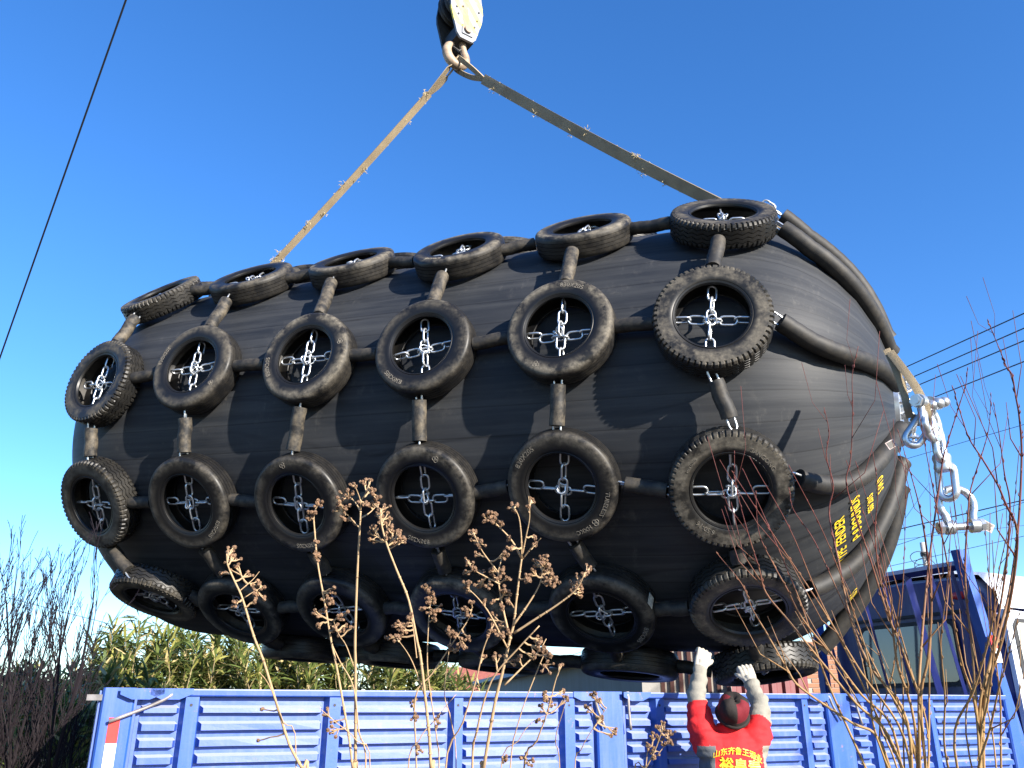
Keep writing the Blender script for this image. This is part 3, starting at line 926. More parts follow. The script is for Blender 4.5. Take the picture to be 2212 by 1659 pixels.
ZB = 1.02
RIBS = [(1.566, 1.600), (1.476, 1.518), (1.394, 1.436), (1.311, 1.353), (1.228, 1.270), (1.145, 1.187), (1.062, 1.104)]
def rib_profile():
    p = [(0.0, 1.645)]
    for lo, hi in RIBS:
        p += [(0.0, hi + 0.006), (-0.042, hi - 0.008), (-0.045, lo + 0.001), (-0.001, lo - 0.000)]
    p.append((0.0, ZB + 0.01))
    return p
def corrugated(s0, s1):
    pr = rib_profile()
    m = MB()
    vs, fs = [], []
    e = 0.016
    r5 = random.Random(int(s0 * 1000))
    ks = [0, e]
    n = max(2, int((s1 - s0) / 0.16))
    ks += [e + (s1 - s0 - 2 * e) * k / n for k in range(1, n)] + [s1 - s0 - e, s1 - s0]
    for i, ds in enumerate(ks):
        flatend = i in (0, len(ks) - 1)
        for y, z in pr:
            wob = 0.0 if flatend else 0.0035 * noise.noise(Vector(((s0 + ds) * 3, z * 9, 1.7)))
            vs.append((s0 + ds, (0.0 if flatend else y) + wob, z + wob * 0.6))
    K = len(pr)
    for i in range(len(ks) - 1):
        for j in range(K - 1):
            fs.append((i * K + j, i * K + j + 1, (i + 1) * K + j + 1, (i + 1) * K + j))
    m.add(vs, fs)
    return m
def gate(s0, s1, panels, posts, levers):
    m = MB()
    # top rail with a folded lip
    m.prism([(-0.062, 1.658), (-0.056, 1.652), (0.03, 1.652), (0.03, 1.690), (-0.058, 1.690), (-0.062, 1.684)], 0, s0, s1)
    m.box((s0, 0.004, ZB), (s1, 0.03, 1.652))
    m.box((s0, -0.036, ZB - 0.05), (s1, 0.03, ZB))
    gt = m.build('side_gate', M_BLUE, truck)
    for a, b_ in panels: corrugated(a, b_).build('ribbed_panel', M_BLUE, gt)
    for a, b_ in posts:
        m = MB(); m.prism([(a - 0.022, 0.003), (a, -0.050), (b_, -0.050), (b_ + 0.012, 0.003)], 2, ZB, 1.651)
        pt = m.build('post', M_BLUE2, gt)
        m = MB(); m.tube([((a + b_) / 2 - 0.004, -0.0495, 1.607), ((a + b_) / 2 - 0.004, -0.0515, 1.607)], 0.0085, 12); m.build('bolt_hole', M_BLACK, pt)
    for (x0, z0, x1, z1) in levers:
        m = MB(); m.tube(smoothpath([(x0 - 0.02, -0.045, z0), (x0, -0.062, z0 - 0.005), (x0 + (x1 - x0) * 0.3, -0.060, z0 + (z1 - z0) * 0.4), (x1, -0.058, z1)], 4), 0.0095, 8)
        lv = m.build('latch_lever', M_STEELBAR, gt, True)
        m = MB(); m.tube([(x0, -0.038, z0), (x0, -0.066, z0)], 0.021, 10); m.build('lever_pivot', M_STEELBAR, lv, 40)
    return gt
gate(-0.108, 2.742, [(-0.086, 0.112), (0.218, 0.905), (1.012, 1.695), (1.792, 2.472), (2.592, 2.724)], [(0.136, 0.206), (0.935, 1.004), (1.72, 1.779), (2.50, 2.574)], [(0.06, 1.665, -0.235, 1.525), (2.72, 1.675, 2.80, 1.46)])
gate(2.980, 4.784, [(3.0, 3.19), (3.29, 4.51), (4.598, 4.765)], [(3.219, 3.284), (4.533, 4.589)], [(2.985, 1.675, 3.00, 1.45), (4.80, 1.675, 4.90, 1.50)])
gate(5.058, 6.82, [(5.07, 5.215), (5.305, 5.85), (5.94, 6.80)], [(5.238, 5.295), (5.875, 5.929)], [(5.06, 1.675, 5.11, 1.47)])
for a, b_ in ((-0.285, -0.122), (2.757, 2.966), (4.798, 5.044), (6.835, 6.95)):
    m = MB(); m.prism([(a, 0.05), (a, -0.018), (a + 0.01, -0.030), (b_ - 0.01, -0.030), (b_, -0.018), (b_, 0.05)], 2, 0.85, 1.695)
    pp = m.build('pillar', M_BLUE2, truck)
    if a < 0:
        for z0, z1, mm in ((1.42, 1.545, M_RED), (1.27, 1.418, M_WHITE), (1.14, 1.268, M_RED), (1.0, 1.138, M_WHITE)):
            q = MB(); q.box((-0.235, -0.0335, z0), (-0.18, -0.0305, z1)); q.build('reflective_tape', mm, pp)
        q = MB(); q.prism([(-0.36, -0.03), (-0.285, -0.055), (-0.285, 0.02), (-0.36, 0.01)], 2, 1.63, 1.66); q.build('tail_catch', M_STEELBAR, pp)
# hinge plates on the rail ends
for s in (-0.10, 0.05, 2.66, 3.05, 4.70, 5.12):
    m = MB(); m.prism([(s - 0.10, 1.692), (s - 0.10, 1.66), (s - 0.04, 1.635), (s + 0.05, 1.635), (s + 0.12, 1.665), (s + 0.12, 1.692)], 1, -0.068, -0.0625)
    m.build('hinge_plate', M_BLUE2, truck)
# far side, tail, floor, chassis, wheels
m = MB()
m.box((-0.28, 2.18, 1.0), (6.95, 2.22, 1.69)); m.build('far_side_gate', M_BLUE, truck)
m = MB(); m.box((-0.30, 0.0, 1.0), (-0.285, 2.2, 1.68)); m.build('tail_gate', M_BLUE, truck)
m = MB(); m.box((-0.28, 0.05, 0.93), (6.95, 2.18, 0.99)); m.build('bed_floor', M_DARKSTEEL, truck)
m = MB(); m.box((-0.2, 0.7, 0.65), (8.6, 0.82, 0.90)); m.box((-0.2, 1.4, 0.65), (8.6, 1.52, 0.90)); m.box((0.2, 0.82, 0.68), (0.4, 1.4, 0.85)); m.box((5.2, 0.82, 0.68), (5.4, 1.4, 0.85))
m.build('chassis', M_BLACK, truck)
for s in (1.3, 7.9):
    for y in (0.18, 2.02):
        m = MB(); m.lathe([(0.20, -0.13), (0.24, -0.14), (0.42, -0.13), (0.47, -0.09), (0.47, 0.09), (0.42, 0.13), (0.24, 0.14), (0.20, 0.13), (0.0, 0.05), (0.0, -0.06), (0.19, -0.08)], 40, 'y', closed_prof=True)
        w = m.build('wheel', M_TYRE, truck, 35, loc=(s, y, 0.47))
        q = MB(); q.tube([(0, -0.16, 0), (0, 0.16, 0)], 0.09, 16); q.build('hub', M_STEELBAR, w, 40)
# headboard leaning back a little
def hb(y, z): return Vector((7.0 - (z - 1.1) * 0.175, y, z))
def hb_px(zx, zy):                                            # local y of a point of the headboard seen in the photo
    nx, ny = 2564 + 0.4219 * zx, 1748 + 0.4219 * zy
    d = at(nx / 1.47559, ny / 1.47559, 1.0) - CAM
    Ti = TM.inverted()
    o, dd = Ti @ CAM, Ti.to_3x3() @ d
    k = (7.0 + 1.1 * 0.175 - o.x - 0.175 * o.z) / (dd.x + 0.175 * dd.z)
    return o + dd * k
ZT = hb_px(1150, 130).z
m = MB(); m.tube([hb(0.0, ZT), hb(2.18, ZT)], 0.045, 4)
hbd = m.build('headboard', M_CABBLUE, truck)
m = MB(); a0, a1 = hb(0.03, 1.0), hb(0.03, ZT + 0.13)
m.prism([(-0.045, 0.0), (0.055, 0.0), (0.055, 0.09), (-0.045, 0.09)], 2, 0.0, 1.0)
L = (a1 - a0)
m.v = [tuple(a0 + L * v[2] + Vector((v[0], v[1] - 0.05, 0))) for v in m.v]
m.build('corner_post', M_BLUE2, hbd)
m = MB(); m.box((6.9, 2.12, 1.0), (6.99, 2.2, ZT)); m.build('corner_post', M_BLUE2, hbd)
for zx, zy, r in ((1105, 150, 0.022), (950, 185, 0.020), (775, 215, 0.042), (590, 250, 0.020), (440, 330, 0.02)):
    y = hb_px(zx, zy).y
    m = MB(); m.tube([hb(y, 1.0), hb(y, ZT)], r, 4); m.build('bar', M_CABBLUE, hbd)
for y in (1.85, 2.05):
    m = MB(); m.tube([hb(y, 1.0), hb(y, ZT)], 0.02, 4); m.build('bar', M_CABBLUE, hbd)
m = MB(); m.box((6.93, 0.02, 1.0), (6.985, 2.16, 1.72)); m.build('lower_sheet', M_CABBLUE, hbd)
for z0, z1, mm in ((2.08, 2.19, M_RED), (1.96, 2.078, M_WHITE)):
    q = MB(); q.box((hb(0, z0).x - 0.052, -0.053, z0), (hb(0, z0).x + 0.03, -0.0502, z1)); q.build('reflective_tape', mm, hbd)
# cab
def rounded_cab():
    m = MB()
    prof = [(0.10, 0.75), (0.06, 1.2), (0.06, 1.95), (0.12, 2.35), (0.17, 2.62), (0.28, 2.74), (0.50, 2.79), (1.1, 2.81)]
    full = [(y, z) for y, z in prof] + [(2.2 - y, z) for y, z in reversed(prof)]
    secs = [(7.12, 0.985), (7.16, 1.0), (8.2, 1.0), (8.5, 0.97), (8.78, 0.86)]
    n = len(full)
    vs, fs = [], []
    for s, k in secs:
        for y, z in full: vs.append((s, 1.1 + (y - 1.1) * (0.6 + 0.4 * k), 0.75 + (z - 0.75) * k))
    for i in range(len(secs) - 1):
        for j in range(n):
            j2 = (j + 1) % n
            fs.append((i * n + j, (i + 1) * n + j, (i + 1) * n + j2, i * n + j2))
    fs.append(tuple(range(n))); fs.append(tuple(range(len(secs) * n - 1, (len(secs) - 1) * n - 1, -1)))
    m.add(vs, fs)
    return m
cab = rounded_cab().build('cab', M_CABBLUE, truck, 35)
def rrect(y0, y1, z0, z1, r, k=5):
    out = []
    for cy, cz, a0 in ((y1 - r, z1 - r, 0), (y0 + r, z1 - r, 90), (y0 + r, z0 + r, 180), (y1 - r, z0 + r, 270)):
        for i in range(k + 1):
            a = math.radians(a0 + 90 * i / k); out.append((cy + r * math.cos(a), cz + r * math.sin(a)))
    return out
m = MB(); m.prism(rrect(0.52, 1.72, 1.78, 2.40, 0.09), 0, 7.095, 7.118)
wf = m.build('rear_window_frame', M_BLACK, cab)
m = MB(); m.prism(rrect(0.56, 1.68, 1.82, 2.36, 0.07), 0, 7.090, 7.096); m.build('rear_window_glass', M_GLASS, wf)
m = MB(); m.box((7.092, 0.15, 2.44), (7.121, 2.05, 2.47)); m.build('rear_seam', M_BLACK, cab)
for y in (0.28, 0.40):
    m = MB(); m.box((7.098, y, 1.1), (7.121, y + 0.035, 2.42)); m.build('pressed_rib', M_CABBLUE, cab)
m = MB(); m.ball((7.10, 0.42, 2.60), (0.03, 0.11, 0.038), 12, 8); m.build('marker_lamp', M_RED, cab, True)
# side of the cab: pale upper shell, door, door window
m = MB(); m.prism([(7.125, 1.0), (8.74, 1.0), (8.66, 1.75), (8.42, 2.36), (7.125, 2.44)], 1, 0.012, 0.058); dr = m.build('door', M_CABWHITE, cab)
m = MB(); m.prism([(7.20, 1.80), (8.42, 1.80), (8.28, 2.28), (8.22, 2.33), (7.26, 2.36), (7.20, 2.30)], 1, 0.004, 0.013); df = m.build('window_frame', M_BLACK, dr)
m = MB(); m.prism([(7.24, 1.84), (8.36, 1.84), (8.24, 2.26), (8.20, 2.30), (7.28, 2.32), (7.24, 2.28)], 1, -0.002, 0.005); m.build('window_glass', M_CURTAIN, df)
m = MB(); m.box((7.9, -0.02, 1.55), (8.1, 0.012, 1.59)); m.build('door_handle', M_BLACK, dr)
m = MB()
pr2 = [(0.045, 2.46), (0.06, 2.62), (0.20, 2.80), (0.55, 2.86), (1.1, 2.87), (1.65, 2.86), (2.0, 2.80), (2.14, 2.62), (2.15, 2.46)]
vs = [(s, y, z - dz) for s, dz in ((7.13, 0.03), (7.25, 0.0), (8.3, 0.02), (8.6, 0.2)) for y, z in pr2]
n = len(pr2); fs = [(i * n + j, (i + 1) * n + j, (i + 1) * n + j + 1, i * n + j + 1) for i in range(3) for j in range(n - 1)]
m.add(vs, fs); m.build('roof_cap', M_CABWHITE, cab, True)

# ------------------------------------------------------------------ buildings behind
def concrete(name, col, streak=0.35, scale=1.5):
    m, nt, b = mat(name)
    v = coords(nt, 'Object', rnd=False); vs = coords(nt, 'Object', (5, 5, 0.5), rnd=False)
    n1 = noise_tex(nt, v, scale); n2 = noise_tex(nt, vs, 1.6); n3 = noise_tex(nt, v, 30)
    c = mix(nt, n1, tuple(x * 0.75 for x in col), tuple(min(1, x * 1.2) for x in col))
    c = mix(nt, mathn(nt, 'MULTIPLY', ramp(nt, n2, [(0.45, 0), (0.75, 1)]), streak), c, tuple(x * 0.5 for x in col))
    nt.links.new(c, b.inputs['Base Color']); b.inputs['Roughness'].default_value = 0.9
    bump(nt, b, n3, 0.25, 0.01)
    return m
M_CONC = concrete('grey_concrete', (0.26, 0.25, 0.23))
M_CAPC = concrete('pale_coping', (0.45, 0.46, 0.48))
M_CREAM = concrete('cream_render', (0.55, 0.47, 0.36), 0.2)
M_BROWN = simple('brown_strip_paint', (0.085, 0.035, 0.028), 0.6)
M_SHEET = concrete('beige_sheet', (0.34, 0.31, 0.26), 0.2)
M_CONT = painted('container_red_paint', (0.13, 0.014, 0.018), 0.5, 0.5, 0.4)
M_BRICK = concrete('brick_red', (0.34, 0.16, 0.09), 0.2, 3.0)
M_MORTAR = concrete('mortar_grey', (0.36, 0.32, 0.27), 0.2, 3.0)
M_TILE = simple('red_roof_tile', (0.30, 0.09, 0.06), 0.8)
def ground_pt(x, y, depth):
    p = at(x, y, depth); return Vector((p.x, p.y, 0)), p.z
# long concrete wall receding to the left
A, zA = ground_pt(1383, 1402, 11.4); B_, zB_ = ground_pt(1037, 1477, 28.0)
dirw = (B_ - A).normalized(); nrm = Vector((-dirw.y, dirw.x, 0))
WM = frame_matrix(dirw, nrm, Vector((0, 0, 1)), A)
Lw = (B_ - A).length
wall = thing('concrete_wall', 'long grey concrete yard wall with pale coping behind the truck', 'wall', M=WM)
zt = zA
m = MB(); m.box((0, 0 if nrm.y > 0 else -0.25, 0), (Lw, 0.25 if nrm.y > 0 else 0, zt - 0.06)); m.build('wall_face', M_CONC, wall)
m = MB(); m.box((-0.03, -0.3, zt - 0.058), (Lw, 0.3, zt + 0.04)); m.build('coping', M_CAPC, wall)
# shed of upright beige sheets and brown battens
A, zA = ground_pt(1384, 1402, 11.6); B_, _ = ground_pt(1572, 1402, 11.3)
dx = (B_ - A).normalized(); SM = frame_matrix(dx, Vector((-dx.y, dx.x, 0)), Vector((0, 0, 1)), A)
L = (B_ - A).length
shed = thing('batten_shed', 'beige sheet shed wall with upright brown battens behind the worker', 'shed', M=SM)
m = MB(); m.box((0, 0.03, 0), (L, 2.5, zA + 0.15)); m.build('wall_sheet', M_SHEET, shed)
nb = 10
m = MB(); m.box((-0.025, 0, 0), (0.025, 0.028, zA + 0.15)); ME_BAT = m.mesh('batten', M_BROWN)
for k in range(nb): obj('batten', ME_BAT, shed, (0.03 + (L - 0.06) * k / (nb - 1), 0, 0))
# red container
A, zA = ground_pt(1573, 1411, 11.5); B_, _ = ground_pt(1722, 1411, 11.7)
dx = (B_ - A).normalized(); SM = frame_matrix(dx, Vector((-dx.y, dx.x, 0)), Vector((0, 0, 1)), A)
L = (B_ - A).length
cont = thing('shipping_container', 'dark red corrugated steel container behind the worker', 'container', M=SM)
m = MB(); vs, fs = [], []
k = 0; x = 0.0; pts2 = []
while x < L:
    pts2 += [(x, 0.0), (x + 0.07, 0.0), (x + 0.10, 0.045), (x + 0.17, 0.045)]; x += 0.20
pts2.append((L, 0.0))
for x, y in pts2: vs += [(x, y, 0.15), (x, y, zA - 0.1)]
fs = [(2 * i, 2 * i + 2, 2 * i + 3, 2 * i + 1) for i in range(len(pts2) - 1)]
m.add(vs, fs); m.build('corrugated_side', M_CONT, cont)
m = MB(); m.box((0, 0.05, 0.15), (L, 2.3, zA - 0.02)); m.build('shell', M_CONT, cont)
m = MB(); m.box((-0.02, -0.03, zA - 0.10), (L + 0.02, 0.06, zA)); m.build('top_rail', M_CONT, cont)
# brick building in front of the sky at the right
A, zA = ground_pt(1728, 1383, 14.5); B_, _ = ground_pt(1960, 1383, 14.5)
dx = (B_ - A).normalized(); SM = frame_matrix(dx, Vector((-dx.y, dx.x, 0)), Vector((0, 0, 1)), A)
L = (B_ - A).length
brk = thing('brick_building', 'orange brick building seen between the truck cab and the fender', 'building', M=SM)
m = MB(); m.box((0, 0.012, 0), (L, 4.0, zA)); m.build('mortar_wall', M_MORTAR, brk)
m = MB(); m.box((0, 0, 0), (0.235, 0.011, 0.062)); ME_BRICK = m.mesh('brick', M_BRICK)
m = MB()
rows_n = int((zA - 1.75) / 0.075)
for r in range(rows_n):
    for c in range(int(1.5 / 0.25)):
        obj('brick', ME_BRICK, brk, (c * 0.25 + (0.125 if r % 2 else 0), 0, 1.75 + r * 0.075))
r = 0
for r in range(int(zA / 0.075)):
    for c in range(int(L / 0.25)):
        if r * 0.075 >= 1.75 - 0.03 and c * 0.25 < 1.5 and r * 0.075 < zA: continue
        m.box((c * 0.25 + (0.125 if r % 2 else 0), 0, r * 0.075), (c * 0.25 + (0.125 if r % 2 else 0) + 0.235, 0.011, r * 0.075 + 0.062))
tag(m.build('bricks_beyond', M_BRICK, brk), kind='stuff')
# pale house far behind the yard wall
A, zA = ground_pt(1010, 1496, 34.0); B_, _ = ground_pt(1290, 1470, 36.0)
dx = (B_ - A).normalized(); SM = frame_matrix(dx, Vector((-dx.y, dx.x, 0)), Vector((0, 0, 1)), A)
L = (B_ - A).length
hs = thing('pale_house', 'small cream rendered house with red tiled roof beyond the yard wall', 'house', M=SM)
m = MB(); m.box((0, 0, 0), (L, 6, zA)); m.build('wall', M_CREAM, hs)
m = MB(); m.prism([(-0.5, zA - 0.05), (3.0, zA + 1.1), (6.5, zA - 0.05), (3.0, zA + 0.98)], 0, -0.4, L + 0.4); m.build('roof', M_TILE, hs)
for k in range(3):
    m = MB(); m.box((0.8 + k * 2.6, -0.03, zA - 1.7), (1.9 + k * 2.6, 0.02, zA - 0.6)); w = m.build('window', M_GLASS, hs)
    m = MB(); m.box((0.7 + k * 2.6, -0.08, zA - 1.78), (2.0 + k * 2.6, 0.02, zA - 1.702)); m.build('sill', M_CAPC, w)

# ------------------------------------------------------------------ pole and wires
M_POLE = concrete('pole_concrete', (0.46, 0.44, 0.40), 0.2, 4.0)
M_WIRE = simple('black_cable', (0.012, 0.012, 0.015), 0.6)
pt_, zt = ground_pt(1993, 1172, 26.0)
pole = thing('utility_pole', 'round concrete utility pole with cable loops rising behind the truck cab', 'pole', pt_)
m = MB(); m.tube([(0, 0, 0), (0, 0, zt)], [0.15, 0.085], 16); m.build('shaft', M_POLE, pole, True)
m = MB(); m.box((-0.5, -0.05, zt - 2.15), (0.5, 0.02, zt - 2.05)); m.build('crossarm', M_DARKSTEEL, pole)
m = MB(); m.lathe([(0.10, zt - 0.42), (0.125, zt - 0.42), (0.125, zt - 0.30), (0.10, zt - 0.30)], 16, 'z'); m.build('band', M_DARKSTEEL, pole)
r3 = random.Random(3)
for k in range(5):
    c = Vector((r3.uniform(-0.35, 0.1), -0.14, zt - 0.5 - 0.25 * k))
    m = MB(); m.tube([c + Vector(((0.28 + 0.05 * k) * math.cos(t * math.pi / 9), 0.02 * math.sin(t), (0.2 + 0.05 * k) * math.sin(t * math.pi / 9))) for t in range(18)], 0.012, 5, closed=True)
    m.build('cable_loop', M_WIRE, pole, True)
def wire(p0, d0, p1, d1, r, label, sag=0.15, group=None):
    a, c = at(p0[0], p0[1], d0), at(p1[0], p1[1], d1)
    v = c - a
    a, c = a - v * 4.0, c + v * 4.0
    pts = [a.lerp(c, t / 48) for t in range(49)]
    m = MB(); m.tube(pts, r, 6)
    return tag(m.build('overhead_wire', M_WIRE, None, True), label, 'wire', group)
wire((0, 772), 13, (272, 0), 10.5, 0.013, 'single black wire crossing the sky at the far left', 0.02)
G = 'wires crossing the sky at the right'
for i, (q0, q1) in enumerate((((1946, 798), (2212, 677)), ((1966, 817), (2212, 709)), ((1981, 833), (2212, 736)), ((2028, 854), (2212, 781)))):
    wire(q0, 21, q1, 17, 0.014, ('topmost', 'second from the top', 'third from the top', 'fourth from the top')[i] + ' of the thick black wires slanting up to the right edge', 0.0, G)
wire((1962, 990), 24, (2212, 917), 20, 0.007, 'thin wire behind the shackle chain below the four thick ones', 0.0, G)
wire((1934, 1145), 26, (2212, 1080), 24, 0.016, 'thick cable passing behind the lowest shackle', 0.0, G)
wire((1925, 1182), 26, (2212, 1085), 24, 0.008, 'thin cable just under the thick cable behind the lowest shackle', 0.05, G)
wire((1930, 1167), 27, (2212, 1135), 27, 0.007, 'nearly level thin cable above the pole top', 0.05, G)
wire((1900, 1228), 27, (2212, 1158), 25, 0.008, 'thin cable running past the pole top to the right edge', 0.05, G)
wire((0, 1287), 40, (262, 1354), 42, 0.014, 'thin cable sloping down behind the bare shrub at the left', 0.0)

# ------------------------------------------------------------------ the worker
def bake_remesh(mb, voxel, smooth_it=4, mats=None, name='body'):
    """fuse overlapping lumps into one continuous smooth surface"""
    me0 = mb.mesh(name + '_raw', mats)
    o = bpy.data.objects.new('tmp', me0)
    r = o.modifiers.new('r', 'REMESH'); r.mode = 'VOXEL'; r.voxel_size = voxel
    s = o.modifiers.new('s', 'SMOOTH'); s.iterations = smooth_it; s.factor = 0.5
    me = evaluated(o)
    bpy.data.objects.remove(o); bpy.data.meshes.remove(me0)
    me.name = name
    me.polygons.foreach_set('use_smooth', [True] * len(me.polygons))
    return me
M_SKIN = simple('skin', (0.42, 0.24, 0.16), 0.55, var=0.1)
def cloth(name, col, var=0.15):
    m, nt, b = mat(name)
    v = coords(nt, 'Object', rnd=False)
    n1 = noise_tex(nt, v, 9.0, 4); n2 = noise_tex(nt, v, 220.0, 2)
    nt.links.new(mix(nt, n1, tuple(x * (1 - var) for x in col), tuple(min(1, x * (1 + var)) for x in col)), b.inputs['Base Color'])
    b.inputs['Roughness'].default_value = 0.8; b.inputs['Specular IOR Level'].default_value = 0.2
    bump(nt, b, mathn(nt, 'ADD', mathn(nt, 'MULTIPLY', n1, 3.0), mathn(nt, 'MULTIPLY', n2, 0.3)), 0.35, 0.01)
    return m
M_JRED = cloth('red_jacket_cloth', (0.58, 0.022, 0.025))
M_JGREY = cloth('grey_panel_cloth', (0.11, 0.115, 0.12))
M_JBEIGE = cloth('beige_sleeve_cloth', (0.225, 0.21, 0.175))
M_TROUS = cloth('dark_trouser_cloth', (0.03, 0.035, 0.05))
M_GLOVE = cloth('white_cotton_glove', (0.40, 0.37, 0.31))
M_CUFF = cloth('orange_glove_cuff', (0.45, 0.11, 0.05))
M_HAT = cloth('dark_knit_hat', (0.022, 0.018, 0.016), 0.5)
M_HATRED = cloth('maroon_hat_panel', (0.13, 0.012, 0.018), 0.3)
M_BOOT = simple('black_boot', (0.015, 0.014, 0.013), 0.6)
M_GOLD = simple('yellow_print', (0.80, 0.55, 0.03), 0.45, var=0.1)
PF = at(1574, 1600, 5.52); PF = Vector((PF.x, PF.y, 0.0))       # where he stands
person = thing('person', 'worker in red and grey jacket and dark cap pushing up on the lowest tyre', 'person', PF)
def L3(x, y, d): return at(x, y, d) - PF
shL, shR = L3(1520, 1592, 5.50), L3(1634, 1597, 5.52)
elL, elR = L3(1503, 1512, 5.66), L3(1643, 1530, 5.70)
wrL, wrR = L3(1514, 1437, 5.86), L3(1620, 1470, 5.88)
hdL, hdR = L3(1524, 1402, 5.93), L3(1611, 1446, 5.94)
mid = (shL + shR) / 2
hip = Vector((0, -0.02, 0.92)); chest = Vector((mid.x, mid.y + 0.0, mid.z - 0.10))
neck = Vector((mid.x, mid.y + 0.01, mid.z + 0.06)); headc = L3(1582, 1540, 5.52)
footL, footR = Vector((-0.16, 0.05, 0.05)), Vector((0.17, -0.05, 0.05))
kneeL, kneeR = Vector((-0.15, 0.03, 0.48)), Vector((0.16, 0.0, 0.48))
# bare body (hidden mostly by clothes), one continuous surface
b = MB()
b.tube([hip, (hip + chest) / 2, chest, neck, headc - Vector((0, 0, 0.03))], [0.10, 0.085, 0.095, 0.05, 0.055], 14)
b.ball(headc, (0.076, 0.095, 0.11), 14, 10)
b.ball(headc + Vector((0, 0.095, 0.0)), (0.014, 0.02, 0.02), 8, 6)                      # nose
for s in (-1, 1): b.ball(headc + Vector((s * 0.078, 0.0, -0.01)), (0.012, 0.022, 0.032), 8, 6)  # ears
for s_, e_, w_, h_ in ((shL, elL, wrL, hdL), (shR, elR, wrR, hdR)):
    b.tube([chest, s_, e_, w_], [0.075, 0.05, 0.038, 0.026], 12)
for k_, f_, sx in ((kneeL, footL, -0.1), (kneeR, footR, 0.1)):
    b.tube([hip + Vector((sx, 0, 0)), k_, f_ + Vector((0, 0, 0.05))], [0.09, 0.06, 0.045], 12)
me = bake_remesh(b, 0.013, 6, M_SKIN, 'body')
me.materials.clear(); me.materials.append(M_SKIN)
obj('body', me, person)
# jacket
b = MB()
def loft(rings, n=24):
    vs, fs = [], []
    for c, rx, ry in rings:
        for j in range(n):
            a = 2 * math.pi * j / n
            vs.append((c.x + rx * math.copysign(abs(math.cos(a)) ** 0.85, math.cos(a)), c.y + ry * math.copysign(abs(math.sin(a)) ** 0.85, math.sin(a)), c.z))
    for i in range(len(rings) - 1):
        for j in range(n):
            j2 = (j + 1) % n
            fs.append((i * n + j, i * n + j2, (i + 1) * n + j2, (i + 1) * n + j))
    fs.append(tuple(range(n - 1, -1, -1))); fs.append(tuple((len(rings) - 1) * n + j for j in range(n)))
    return vs, fs
cz = mid.z
b.add(*loft([(Vector((0.0, 0, 0.78)), 0.215, 0.145), (Vector((0.0, 0, 0.95)), 0.205, 0.14), (Vector((0, 0, cz - 0.28)), 0.205, 0.14), (Vector((mid.x, mid.y, cz - 0.12)), 0.215, 0.138),
             (Vector((mid.x, mid.y, cz - 0.02)), 0.190, 0.118), (Vector((mid.x, mid.y, cz + 0.045)), 0.10, 0.085), (Vector((mid.x, mid.y + 0.01, cz + 0.085)), 0.070, 0.068)]))
for s_, e_, w_ in ((shL, elL, wrL), (shR, elR, wrR)):
    inner = mid.lerp(s_, 0.65) - Vector((0, 0, 0.07))
    pa = smoothpath([inner, s_, s_.lerp(e_, 0.55), e_, e_.lerp(w_, 0.5), w_.lerp(e_, 0.06)], 5)
    ra = []
    key = [0.115, 0.096, 0.080, 0.068, 0.056, 0.044]
    for i in range(5): ra += [key[i] + (key[i + 1] - key[i]) * k / 5 for k in range(5)]
    ra.append(key[-1])
    ra = [r * (1 + 0.085 * math.sin(i * 1.9) * (1 if i > 5 else 0.3)) for i, r in enumerate(ra)]
    b.tube(pa, ra, 18)
me = bake_remesh(b, 0.0095, 3, M_JRED, 'jacket')
me.materials.clear()
for mm in (M_JRED, M_JGREY, M_JBEIGE): me.materials.append(mm)
me.update()
norms = [v.normal.copy() for v in me.vertices]
cos_ = [v.co.copy() for v in me.vertices]
newc = []
for q, vn in zip(cos_, norms):                                         # creases of padded cloth
    k = noise.noise(Vector((q.x * 5, q.y * 5, q.z * 13))) * 0.018 + noise.noise(Vector((q.x * 11 + 3, q.y * 11, q.z * 24))) * 0.012
    k += 0.007 * math.sin(q.z * 46 + 3 * noise.noise(q * 5)) * (1 if q.z < cz - 0.08 else 0.4)
    newc += list(q + vn * k)
me.vertices.foreach_set('co', newc)
me.update()
def seg_t(p, a, c):
    d = c - a; t = max(0, min(1, (p - a).dot(d) / d.length_squared)); return t, (p - a - d * t).length
mi = []
for f in me.polygons:
    c = f.center
    k = 0
    for s_, e_, w_ in ((shL, elL, wrL), (shR, elR, wrR)):
        t, d = seg_t(c, e_, w_); t0, d0 = seg_t(c, s_, e_)
        if (d < 0.11 and t > 0.02 and d < d0 + 0.02) or (t0 > (0.88 if s_ is shL else 0.55) and d0 < 0.13 and c.z > cz + 0.06): k = 2
    if k == 0 and c.z < cz - 0.04 + 0.0:
        lx = c.x - mid.x * 0.6
        if lx < -0.125 - (cz - 0.04 - c.z) * 0.06 and lx > -0.235: k = 1
        if lx > 0.185: k = 2
    mi.append(k)
me.polygons.foreach_set('material_index', mi)
obj('jacket', me, person)
# trousers and boots
b = MB(); b.add(*loft([(Vector((0, 0, 0.74)), 0.19, 0.13), (Vector((0, 0, 0.95)), 0.185, 0.125)]))
for k_, f_, sx in ((kneeL, footL, -0.09), (kneeR, footR, 0.09)): b.tube([hip + Vector((sx, 0, -0.08)), k_, f_ + Vector((0, 0, 0.09))], [0.115, 0.088, 0.075], 14)
me = bake_remesh(b, 0.016, 4, M_TROUS, 'trousers'); me.materials.clear(); me.materials.append(M_TROUS); obj('trousers', me, person)
for f_ in (footL, footR):
    b = MB(); b.ball(f_ + Vector((0, 0.07, 0.0)), (0.05, 0.135, 0.05), 12, 8); b.tube([f_, f_ + Vector((0, 0, 0.14))], 0.05, 12)
    b.build('boot', M_BOOT, person, True)
